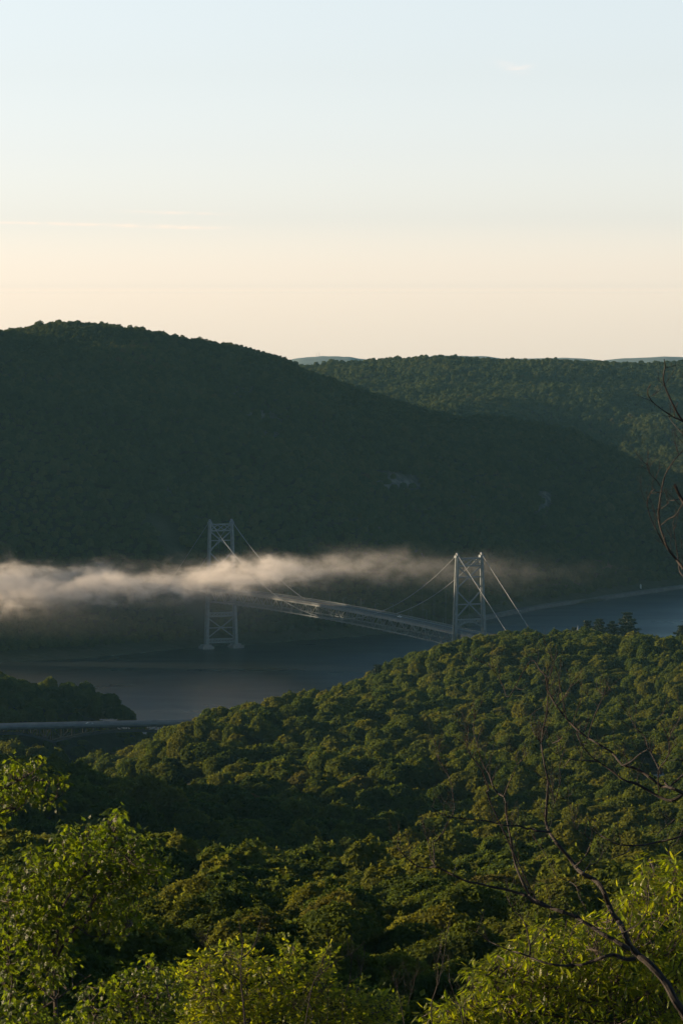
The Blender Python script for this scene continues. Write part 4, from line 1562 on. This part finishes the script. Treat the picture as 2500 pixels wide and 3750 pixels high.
def maple_dens(a, c):
    X_, Y_ = a * 2.24, (c - 2900) * 2.24
    d_ = np.ones(len(a))
    d_[(Y_ > 1250)] = .55
    d_[(X_ > 520) & (Y_ > 760) & (Y_ < 1250) & (X_ < 800)] = .45
    return d_


leafy('maple_tree', 'tall young maple with backlit lobed leaves filling the lower left foreground', MP, 80, 1.7, 620, 9, MAPLE, .12, M['maple_leaf'],
      [([R6(470, 2100), R6(455, 1700), R6(440, 1400), R6(470, 1200), R6(482, 1050), R6(540, 900), R6(620, 780), R6(700, 650), R6(720, 480), R6(700, 320)], 9, 1.5),
       ([R6(440, 1420), R6(510, 1280), R6(600, 1130), R6(700, 1000), R6(800, 830), R6(900, 700), R6(1000, 560), R6(1080, 460), R6(1150, 340)], 6, 1.3),
       ([R6(560, 1190), R6(640, 1110), R6(800, 1010), R6(960, 880), R6(1100, 760), R6(1250, 690), R6(1370, 650)], 4, 1.2),
       ([R6(720, 980), R6(850, 780), R6(930, 600), R6(940, 400), R6(950, 230)], 3, 1.0),
       ([R6(480, 1060), R6(450, 850), R6(480, 650), R6(520, 450), R6(560, 330)], 4, 1.2),
       ([R6(450, 1330), R6(300, 1120), R6(240, 900), R6(180, 720), R6(60, 640)], 4.5, 1.2),
       ([R6(240, 900), R6(260, 700), R6(260, 520)], 3, 1.0),
       ([R6(450, 1700), R6(300, 1560), R6(230, 1300), R6(150, 1100), R6(60, 900)], 5, 1.2),
       ([R6(60, 2000), R6(90, 1700), R6(100, 1500), R6(60, 1250), R6(90, 1050)], 6, 1.3),
       ([R6(640, 1110), R6(760, 1190), R6(900, 1160), R6(1000, 1190)], 2.4, 1.0),
       ([R6(900, 920), R6(1010, 1000), R6(1090, 1080)], 2.4, 1.0),
       ([R6(120, 1960), R6(330, 1790), R6(480, 1690), R6(600, 1600), R6(750, 1500)], 5, 1.2)],
      R6(470, 0)[0], 11, spread=.24, hang=.9, dens_fn=maple_dens)

# lower maple sapling between the left maple and the bright bush
leafy('maple_tree', 'lower dark green maple sapling between the tall maple and the bright yellow bush', [R6(430, 1960), R6(600, 1760), R6(620, 1640), R6(700, 1580), R6(830, 1560), R6(940, 1500), R6(1030, 1440), R6(1110, 1430), R6(1180, 1350),
      R6(1260, 1350), R6(1340, 1390), R6(1420, 1480), R6(1500, 1530), R6(1480, 1700), R6(1400, 1960)], 92, 1.6, 210, 9, MAPLE, .12, M['maple_leaf'],
      [([R6(760, 2100), R6(780, 1850), R6(850, 1780), R6(980, 1720), R6(1100, 1630), R6(1230, 1450)], 6, 1.2), ([R6(800, 1830), R6(700, 1700), R6(720, 1600)], 3, 1), ([R6(980, 1720), R6(1200, 1680), R6(1430, 1560)], 3, 1)],
      R6(760, 0)[0], 12, spread=.26, hang=.8)

# sprig reaching in at the left edge, from a maple outside the frame
r3 = lambda a, b: (a * .574, 2400 + b * .574)
leafy('maple_tree', 'maple branch with drooping sunlit leaves reaching in from the left edge above the tall maple', [r3(-160, 740), r3(0, 720), r3(30, 670), r3(90, 645), r3(150, 690), r3(190, 680), r3(230, 640), r3(275, 650), r3(300, 710), r3(310, 760), r3(350, 750),
      r3(400, 760), r3(440, 810), r3(390, 830), r3(330, 790), r3(300, 830), r3(300, 880), r3(370, 910), r3(360, 945), r3(280, 960), r3(230, 940), r3(180, 920), r3(140, 960), r3(150, 1000), r3(110, 1010), r3(60, 990), r3(50, 930), r3(10, 960), r3(10, 1060), r3(-160, 1060)],
      84, 1.3, 120, 8, MAPLE, .12, M['maple_leaf'],
      [([(-210, 3900), (-220, 3400), (-200, 3000), r3(-250, 950), r3(-120, 900), r3(0, 860), r3(120, 800), r3(220, 740), r3(280, 690)], 8, 1.4), ([r3(40, 850), r3(160, 860), r3(260, 900), r3(340, 930)], 2.6, 1), ([r3(120, 800), r3(240, 800), r3(400, 790)], 2.4, 1),
       ([r3(-40, 880), r3(60, 940), r3(110, 990)], 2.4, 1)],
      -210, 13, spread=.24, hang=1.0)

# bright bush at the bottom
BUSH = [R5(-120, 980), R5(0, 960), R5(90, 925), R5(150, 950), R5(195, 880), R5(250, 865), R5(300, 890), R5(400, 860), R5(440, 880), R5(520, 880), R5(545, 970), R5(680, 970), R5(665, 900), R5(700, 855), R5(760, 830), R5(820, 860),
        R5(850, 905), R5(900, 960), R5(970, 930), R5(1060, 890), R5(1100, 950), R5(1080, 1060), R5(1090, 1170), R5(1160, 1300), R5(1200, 1180), R5(1280, 1145), R5(1330, 1235), R5(1400, 1240), R5(1480, 1235), R5(1580, 1260),
        R5(1600, 1500), R5(-120, 1500)]


def bush_dens(a, c):
    X_, Y_ = (a - 700) * 2.09, (c - 3050) * 2.09
    d_ = np.where(Y_ > 1180, .5, 1.0)
    d_[(X_ > 800) & (Y_ > 1080)] = .3
    d_[(X_ > 1150)] = .7
    return d_


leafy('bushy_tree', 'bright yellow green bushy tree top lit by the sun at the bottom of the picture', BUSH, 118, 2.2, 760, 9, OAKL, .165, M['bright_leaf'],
      [([R5(400, 1650), R5(400, 1350), R5(380, 1150), R5(350, 1000), R5(280, 900)], 5, 1), ([R5(400, 1350), R5(600, 1150), R5(760, 950), R5(780, 860)], 3, 1), ([R5(400, 1400), R5(150, 1200), R5(50, 1000)], 3, 1),
       ([R5(600, 1500), R5(900, 1250), R5(1050, 950)], 3, 1), ([R5(900, 1500), R5(1200, 1350), R5(1280, 1180)], 3, 1), ([R5(1100, 1550), R5(1400, 1400), R5(1500, 1270)], 3, 1)],
      R5(400, 0)[0], 14, spread=.32, hang=.2, upright=.35)

# right leafy tree with long narrow leaves
RT = [R4(1240, 335), R4(1190, 380), R4(1150, 450), R4(1090, 560), R4(1060, 660), R4(1010, 740), R4(960, 790), R4(830, 785), R4(800, 850), R4(720, 950), R4(640, 975), R4(570, 1010), R4(430, 1025), R4(330, 1010), R4(220, 1000), R4(130, 1080),
      R4(50, 1110), R3(1540, 1150), R3(1490, 1160), R3(1320, 1240), R3(1330, 1290), R3(1210, 1335), R3(1150, 1400), R3(1120, 1480), R3(960, 1460), R3(840, 1530), R3(800, 1590), R3(865, 1670), R3(850, 1750), R3(830, 1850), R3(720, 1890),
      R3(560, 1870), R3(430, 1910), R3(400, 2000), R3(380, 2180), R4(1650, 2180), R4(1650, 470), R4(1560, 480), R4(1460, 400), R4(1340, 385)]


def rt_dens(a, c):
    X_, Y_ = (a - 1940) * 2.8, (c - 3000) * 2.8
    d_ = np.ones(len(a))
    d_[(Y_ > 1800) & (X_ > 100) & (X_ < 1300)] = .45
    return d_


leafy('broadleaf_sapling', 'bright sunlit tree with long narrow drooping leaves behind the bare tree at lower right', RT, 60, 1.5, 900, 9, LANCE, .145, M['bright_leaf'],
      [([R4(900, 2400), R4(880, 2100), R4(850, 1850), R4(900, 1600), R4(1000, 1300), R4(1100, 1000), R4(1200, 700), R4(1230, 420)], 8, 1.3), ([R4(860, 1900), R4(600, 1700), R4(350, 1450), R4(200, 1200), R4(150, 1080)], 5, 1.2),
       ([R4(850, 1950), R4(500, 1850), R4(200, 1800), R3(1450, 1650), R3(1200, 1500), R3(1180, 1400)], 5, 1.2), ([R4(900, 1600), R4(700, 1350), R4(600, 1100)], 3, 1.0), ([R4(1000, 1300), R4(1300, 1050), R4(1450, 700), R4(1450, 450)], 4, 1.2),
       ([R4(880, 2100), R4(500, 2050), R4(100, 2000), R3(1300, 1900), R3(1000, 1750), R3(880, 1620)], 5, 1.2), ([R3(1300, 1900), R3(900, 1950), R3(600, 1920)], 3, 1.2), ([R4(1000, 1300), R4(1350, 1400), R4(1550, 1300)], 3, 1),
       ([R4(870, 1950), R4(1200, 1800), R4(1450, 1700)], 3, 1)],
      R4(900, 0)[0], 15, spread=.17, hang=.38, dens_fn=rt_dens)


# ---- bare saplings along the bottom
def sapling(label, lines, D, gpx, seed, group=None, tw=6):
    global off
    b = at(gpx, 3700, D)
    gz_ = float(near_z(b[0], b[1])[0])
    e = empty('bare_sapling', (b[0], b[1], gz_))
    tag(e, label, 'tree', group)
    off = np.array(e.location)
    for k, (pts, r0, r1) in enumerate(lines):
        m_ = MB()
        if k == 0:
            a0 = pts[0]
            root = np.array([[b[0], b[1], gz_ - .3], at(a0[0], a0[1], D)]) - off
            m_.tube(root, [r0 * px2m(D) * 1.25, r0 * px2m(D)], 7)
        branch(m_, pts, r0, r1, D, D + random.uniform(-.6, .6), seed + k, tw, .4)
        m_.build('trunk' if k == 0 else 'limb', M['dead_bark'], e)


sapling('forked bare sapling standing in front of the bright bush', [([R5(412, 1480), R5(395, 1250), R5(380, 1130), R5(385, 960), R5(395, 850), R5(380, 750), R5(360, 650)], 4.6, 1.1), ([R5(385, 960), R5(440, 920), R5(490, 840), R5(520, 720), R5(550, 640)], 3, 1),
        ([R5(380, 1130), R5(300, 1080), R5(240, 1000), R5(190, 930)], 2.8, 1)], 72, R5(412, 0)[0], 300)
sapling('thin bare sapling left of the forked sapling', [([R5(260, 1480), R5(200, 1300), R5(150, 1150), R5(145, 900), R5(120, 800), R5(150, 700)], 2.4, .8), ([R5(140, 900), R5(100, 860), R5(80, 840)], 1.2, .7)], 74, R5(250, 0)[0], 310)
sapling('tangle of thin bare stems right of the bright bush', [([R5(870, 1480), R5(920, 1200), R5(960, 1100), R5(1000, 1000), R5(1040, 900), R5(1090, 800)], 3.0, .9), ([R5(960, 1110), R5(1100, 990), R5(1230, 920), R5(1330, 830)], 2.2, .8),
        ([R5(920, 1200), R5(860, 1320), R5(820, 1400)], 1.6, .8), ([R5(900, 1290), R5(930, 1400), R5(890, 1480)], 1.6, 1)], 76, R5(870, 0)[0], 320, tw=9)
sapling('pale upright bare stem with a fork near the bottom edge', [([R5(1040, 1500), R5(1045, 1300), R5(1045, 1180)], 2.0, 1.0), ([R5(1045, 1280), R5(1000, 1220), R5(990, 1180)], 1.2, .7)], 78, R5(1040, 0)[0], 330)
sapling('slender bare stem with a long straight whip between the bush and the narrow leaved tree', [([R5(1160, 1500), R5(1160, 1300), R5(1210, 1150), R5(1225, 950), R5(1220, 740)], 2.2, .8), ([R5(1210, 1150), R5(1300, 1060), R5(1330, 900)], 1.4, .7)], 80, R5(1160, 0)[0], 340, tw=8)
sapling('bare stem forking into two whips at the left end of the narrow leaved tree', [([R3(510, 2150), R3(500, 1900), R3(560, 1700), R3(565, 1500), R3(570, 1380)], 3.4, .9), ([R3(570, 1700), R3(620, 1450), R3(650, 1250), R3(680, 1050)], 1.8, .8)], 56, R3(510, 0)[0], 350)
sapling('bare leaning stem at the left side of the narrow leaved tree', [([R3(830, 2150), R3(800, 1950), R3(760, 1870), R3(700, 1700), R3(680, 1600)], 3.4, .9), ([R3(840, 2050), R3(840, 1900), R3(835, 1780)], 2.2, 1)], 56.5, R3(830, 0)[0], 360)
sapling('small twiggy bare stem in the dark gap at the bottom', [([R3(230, 2150), R3(180, 1850), R3(150, 1740), R3(100, 1580)], 1.9, .8), ([R3(260, 1900), R3(320, 1700), R3(330, 1600)], 1.2, .7)], 66, R3(230, 0)[0], 370, tw=9)

# ------------------------------------------------------------------ fog bank on the river
FX0, FX1, FY0, FY1, FZ0, FZ1 = -340.0, 300.0, 3290.0, 3490.0, 8.0, 125.0
m, nt, out = new_mat('fog_volume')
geo = nd(nt, 'ShaderNodeNewGeometry')
sep = nd(nt, 'ShaderNodeSeparateXYZ')
nt.links.new(geo.outputs['Position'], sep.inputs[0])
X_, Y_, Z_ = sep.outputs


def curve1(val, lo, hi, pts):
    """piecewise function through a float curve"""
    n = nt.nodes.new('ShaderNodeFloatCurve')
    c = n.mapping.curves[0]
    ys_ = [p[1] for p in pts]
    y0, y1 = min(ys_), max(ys_)
    pp = [((p[0] - lo) / (hi - lo), (p[1] - y0) / (y1 - y0)) for p in pts]
    while len(c.points) < len(pp):
        c.points.new(.5, .5)
    for q, (a, b) in zip(c.points, pp):
        q.location = (a, b)
    n.mapping.update()
    t = mth(nt, 'DIVIDE', mth(nt, 'SUBTRACT', val, lo), hi - lo)
    nt.links.new(t, n.inputs['Value'])
    return mth(nt, 'MULTIPLY_ADD', n.outputs[0], y1 - y0, y0)


mp = nd(nt, 'ShaderNodeMapping')
mp.inputs['Scale'].default_value = (1 / 42, 1 / 42, 1 / 23)
nt.links.new(geo.outputs['Position'], mp.inputs['Vector'])
nzf = nd(nt, 'ShaderNodeTexNoise')
nzf.inputs['Scale'].default_value = 1.0
nzf.inputs['Detail'].default_value = 6
nzf.inputs['Roughness'].default_value = 0.6
nzf.inputs['Distortion'].default_value = 0.6
nt.links.new(mp.outputs[0], nzf.inputs['Vector'])
NZ = mth(nt, 'SUBTRACT', nzf.outputs['Fac'], 0.5)
mp2 = nd(nt, 'ShaderNodeMapping')
mp2.inputs['Scale'].default_value = (1 / 19, 1 / 22, 1 / 12)
mp2.inputs['Rotation'].default_value = (0, R(-14), 0)
nt.links.new(geo.outputs['Position'], mp2.inputs['Vector'])
nz2 = nd(nt, 'ShaderNodeTexNoise')
nz2.inputs['Scale'].default_value = 1.0
nz2.inputs['Detail'].default_value = 5
nz2.inputs['Roughness'].default_value = 0.65
nz2.inputs['Distortion'].default_value = 1.0
nt.links.new(mp2.outputs[0], nz2.inputs['Vector'])
NZ2 = mth(nt, 'SUBTRACT', nz2.outputs['Fac'], 0.5)
cz = curve1(X_, FX0, FX1, [(-340, 61), (-285, 61), (-200, 63), (-140, 66), (-90, 71), (-30, 76), (40, 78), (100, 75), (160, 73), (300, 70)])
th = curve1(X_, FX0, FX1, [(-340, 9), (-280, 9), (-160, 6.5), (-90, 6.0), (-30, 6.5), (40, 7), (120, 7), (180, 6), (300, 5)])
amp = curve1(X_, FX0, FX1, [(-340, 0.0), (-306, 0.05), (-278, .9), (-240, 1.0), (-170, 0.7), (-90, .95), (-45, .5), (0, .19), (60, .085), (120, .045), (175, .015), (300, 0.0)])
dz_ = mth(nt, 'DIVIDE', mth(nt, 'SUBTRACT', Z_, mth(nt, 'MULTIPLY_ADD', NZ, 66.0, cz)), th)
g = mth(nt, 'POWER', 2.71828, mth(nt, 'MULTIPLY', mth(nt, 'MULTIPLY', dz_, dz_), -0.8))
dyc = mth(nt, 'DIVIDE', mth(nt, 'SUBTRACT', Y_, 3388.0), 46.0)
gy = mth(nt, 'POWER', 2.71828, mth(nt, 'MULTIPLY', mth(nt, 'MULTIPLY', dyc, dyc), -1.0))
core = mth(nt, 'MULTIPLY', mth(nt, 'MULTIPLY', g, gy), mth(nt, 'MULTIPLY', amp, mth(nt, 'MAXIMUM', mth(nt, 'MULTIPLY_ADD', NZ2, 7.0, mth(nt, 'MULTIPLY_ADD', NZ, 2.4, 0.8)), 0.0)))
# thin veil hanging under the bank
veil = mth(nt, 'MULTIPLY', mth(nt, 'SUBTRACT', 1.0, mth(nt, 'DIVIDE', mth(nt, 'ABSOLUTE', mth(nt, 'SUBTRACT', Z_, 52.0)), 34.0), clamp=True), mth(nt, 'MULTIPLY', gy, amp))
dens = mth(nt, 'ADD', mth(nt, 'MULTIPLY', core, 0.05), mth(nt, 'MULTIPLY', veil, 0.0022))
pv = nd(nt, 'ShaderNodeVolumePrincipled')
pv.inputs['Color'].default_value = (0.995, 0.965, 0.93, 1)  # warm sunlight tint put into the colour of white fog
pv.inputs['Anisotropy'].default_value = 0.25
nt.links.new(dens, pv.inputs['Density'])
nt.links.new(pv.outputs[0], out.inputs['Volume'])
mb = MB()
mb.box(FX0, FY0, FZ0, FX1, FY1, FZ1)
fog = mb.build('fog', m)
tag(fog, 'band of morning fog drifting across the river in front of the far bridge tower', 'fog', kind='stuff')

# haze: even air round the camera and the whole scene
m, nt, out = new_mat('haze_volume')
pv = nd(nt, 'ShaderNodeVolumePrincipled')
pv.inputs['Color'].default_value = (0.34, 0.76, 1.0, 1)
pv.inputs['Density'].default_value = 1.25e-5
pv.inputs['Anisotropy'].default_value = 0.1
nt.links.new(pv.outputs[0], out.inputs['Volume'])
mb = MB()
mb.box(-6000, -3100, -15, 6000, 18500, 310)
hz = mb.build('haze', m)
tag(hz, 'thin blue morning haze', 'haze', kind='stuff')

# ------------------------------------------------------------------ sky and sun
SKY_PALE = [(0.0, (5.929, 5.821, 8.537)), (0.0024, (4.832, 5.18, 8.009)), (0.0056, (4.875, 5.223, 8.096)), (0.012, (4.57, 4.901, 7.661)), (0.0412, (3.38, 3.782, 6.283)), (0.08, (3.119, 3.308, 5.226)), (0.1216, (3.065, 3.05, 4.347)), (0.16, (3.234, 3.05, 3.971)), (0.176, (3.234, 3.05, 3.971)), (0.30, (2.2, 2.5, 2.7)), (0.5, (0.8, 1.02, 1.22)), (0.8, (0.55, 0.79, 0.99))]
w = bpy.data.worlds.new('World')
sc.world = w
w.use_nodes = True
nt = w.node_tree
nt.nodes.clear()
out = nt.nodes.new('ShaderNodeOutputWorld')
bg = nt.nodes.new('ShaderNodeBackground')
sky = nt.nodes.new('ShaderNodeTexSky')
sky.sky_type = 'NISHITA'
sky.sun_disc = False
sky.sun_elevation = SUN_EL
sky.sun_rotation = SUN_AZ
sky.altitude = 300
sky.air_density = 1.0
sky.dust_density = 1.0
sky.ozone_density = 1.5
bg.inputs['Strength'].default_value = 0.05
tc = nd(nt, 'ShaderNodeTexCoord')
sp_ = nd(nt, 'ShaderNodeSeparateXYZ')
nt.links.new(tc.outputs['Generated'], sp_.inputs[0])
el = mth(nt, 'ARCSINE', sp_.outputs[2])
el = mth(nt, 'MULTIPLY', el, 180 / math.pi / 25, clamp=True)       # 0..1 over the lowest 25 degrees
pale = ramp(nt, el, SKY_PALE)
mx = nd(nt, 'ShaderNodeMix', data_type='RGBA', blend_type='MULTIPLY')
mx.inputs['Factor'].default_value = 1
nt.links.new(sky.outputs[0], mx.inputs['A'])
nt.links.new(pale, mx.inputs['B'])
# faint cirrus: thin streaks low in the sky
az = mth(nt, 'MULTIPLY', mth(nt, 'ARCTAN2', sp_.outputs[0], sp_.outputs[1]), 180 / math.pi)
eld = mth(nt, 'MULTIPLY', mth(nt, 'ARCSINE', sp_.outputs[2]), 180 / math.pi)
cmb = nd(nt, 'ShaderNodeCombineXYZ')
nt.links.new(mth(nt, 'MULTIPLY', az, 2.2), cmb.inputs[0])
nt.links.new(mth(nt, 'MULTIPLY', eld, 14.0), cmb.inputs[1])
cn = nd(nt, 'ShaderNodeTexNoise')
cn.inputs['Scale'].default_value = 1.6
cn.inputs['Detail'].default_value = 6
cn.inputs['Distortion'].default_value = 0.4
nt.links.new(cmb.outputs[0], cn.inputs['Vector'])


def wisp(a0, e0, wa, we, slope=0.0):
    da = mth(nt, 'DIVIDE', mth(nt, 'SUBTRACT', az, a0), wa)
    de = mth(nt, 'DIVIDE', mth(nt, 'SUBTRACT', mth(nt, 'SUBTRACT', eld, e0), mth(nt, 'MULTIPLY', mth(nt, 'SUBTRACT', az, a0), slope)), we)
    r2 = mth(nt, 'ADD', mth(nt, 'MULTIPLY', da, da), mth(nt, 'MULTIPLY', de, de))
    return mth(nt, 'POWER', 2.71828, mth(nt, 'MULTIPLY', r2, -1.0))


def px_az(px): return math.degrees(math.atan((px - 784) / 9475))
def py_el(py): return math.degrees(math.atan((675 - py) / 9475))


tot = None
for a_, b_, wa_, we_, sl_ in ((1172, 158, 30, 9, -0.25), (1205, 156, 16, 4, 0.1), (410, 490, 95, 3.2, -0.03), (300, 519, 150, 4.0, -0.02), (90, 514, 110, 3.0, -0.02), (450, 524, 60, 3, 0.0)):
    q_ = wisp(px_az(a_), py_el(b_), wa_ / 9475 * 57.3, we_ / 9475 * 57.3, sl_)
    tot = q_ if tot is None else mth(nt, 'ADD', tot, q_)
cfac = mth(nt, 'MULTIPLY', mth(nt, 'MULTIPLY', tot, mth(nt, 'MULTIPLY_ADD', cn.outputs['Fac'], 3.0, -0.85, clamp=True)), 0.75, clamp=True)
cx = nd(nt, 'ShaderNodeMix', data_type='RGBA', blend_type='MULTIPLY')
nt.links.new(cfac, cx.inputs['Factor'])
nt.links.new(mx.outputs['Result'], cx.inputs['A'])
cx.inputs['B'].default_value = (1.22, 1.06, 0.99, 1)
nt.links.new(cx.outputs['Result'], bg.inputs['Color'])
nt.links.new(bg.outputs[0], out.inputs['Surface'])

sl = bpy.data.lights.new('sun', 'SUN')
sl.energy = 5.0
sl.angle = R(0.5)
sl.color = (1.0, 0.73, 0.45)
so = link(bpy.data.objects.new('sun', sl))
from mathutils import Vector
so.rotation_euler = Vector(SUND).to_track_quat('Z', 'Y').to_euler()
so.location = (-200, 200, 500)

# ------------------------------------------------------------------ camera
cd = bpy.data.cameras.new('camera')
cd.sensor_fit = 'VERTICAL'
cd.sensor_height = 36.0
cd.lens = F / 3750 * 36.0
cd.clip_start = 0.5
cd.clip_end = 60000
cam = link(bpy.data.objects.new('camera', cd))
cam.location = (0, 0, H)
cam.rotation_euler = (math.pi / 2 - PITCH, 0, 0)
sc.camera = cam

# ------------------------------------------------------------------ render
sc.render.engine = 'CYCLES'
sc.view_settings.view_transform = 'Standard'
sc.view_settings.look = 'None'
sc.view_settings.exposure = 0.7
sc.view_settings.gamma = 1.0
cy = sc.cycles
cy.max_bounces = 8
cy.diffuse_bounces = 3
cy.glossy_bounces = 2
cy.transmission_bounces = 3
cy.volume_bounces = 5
cy.transparent_max_bounces = 8
cy.volume_step_rate = 0.11
cy.volume_max_steps = 256
cy.use_denoising = True
cy.sample_clamp_indirect = 4
cy.use_adaptive_sampling = True
cy.adaptive_threshold = 0.02
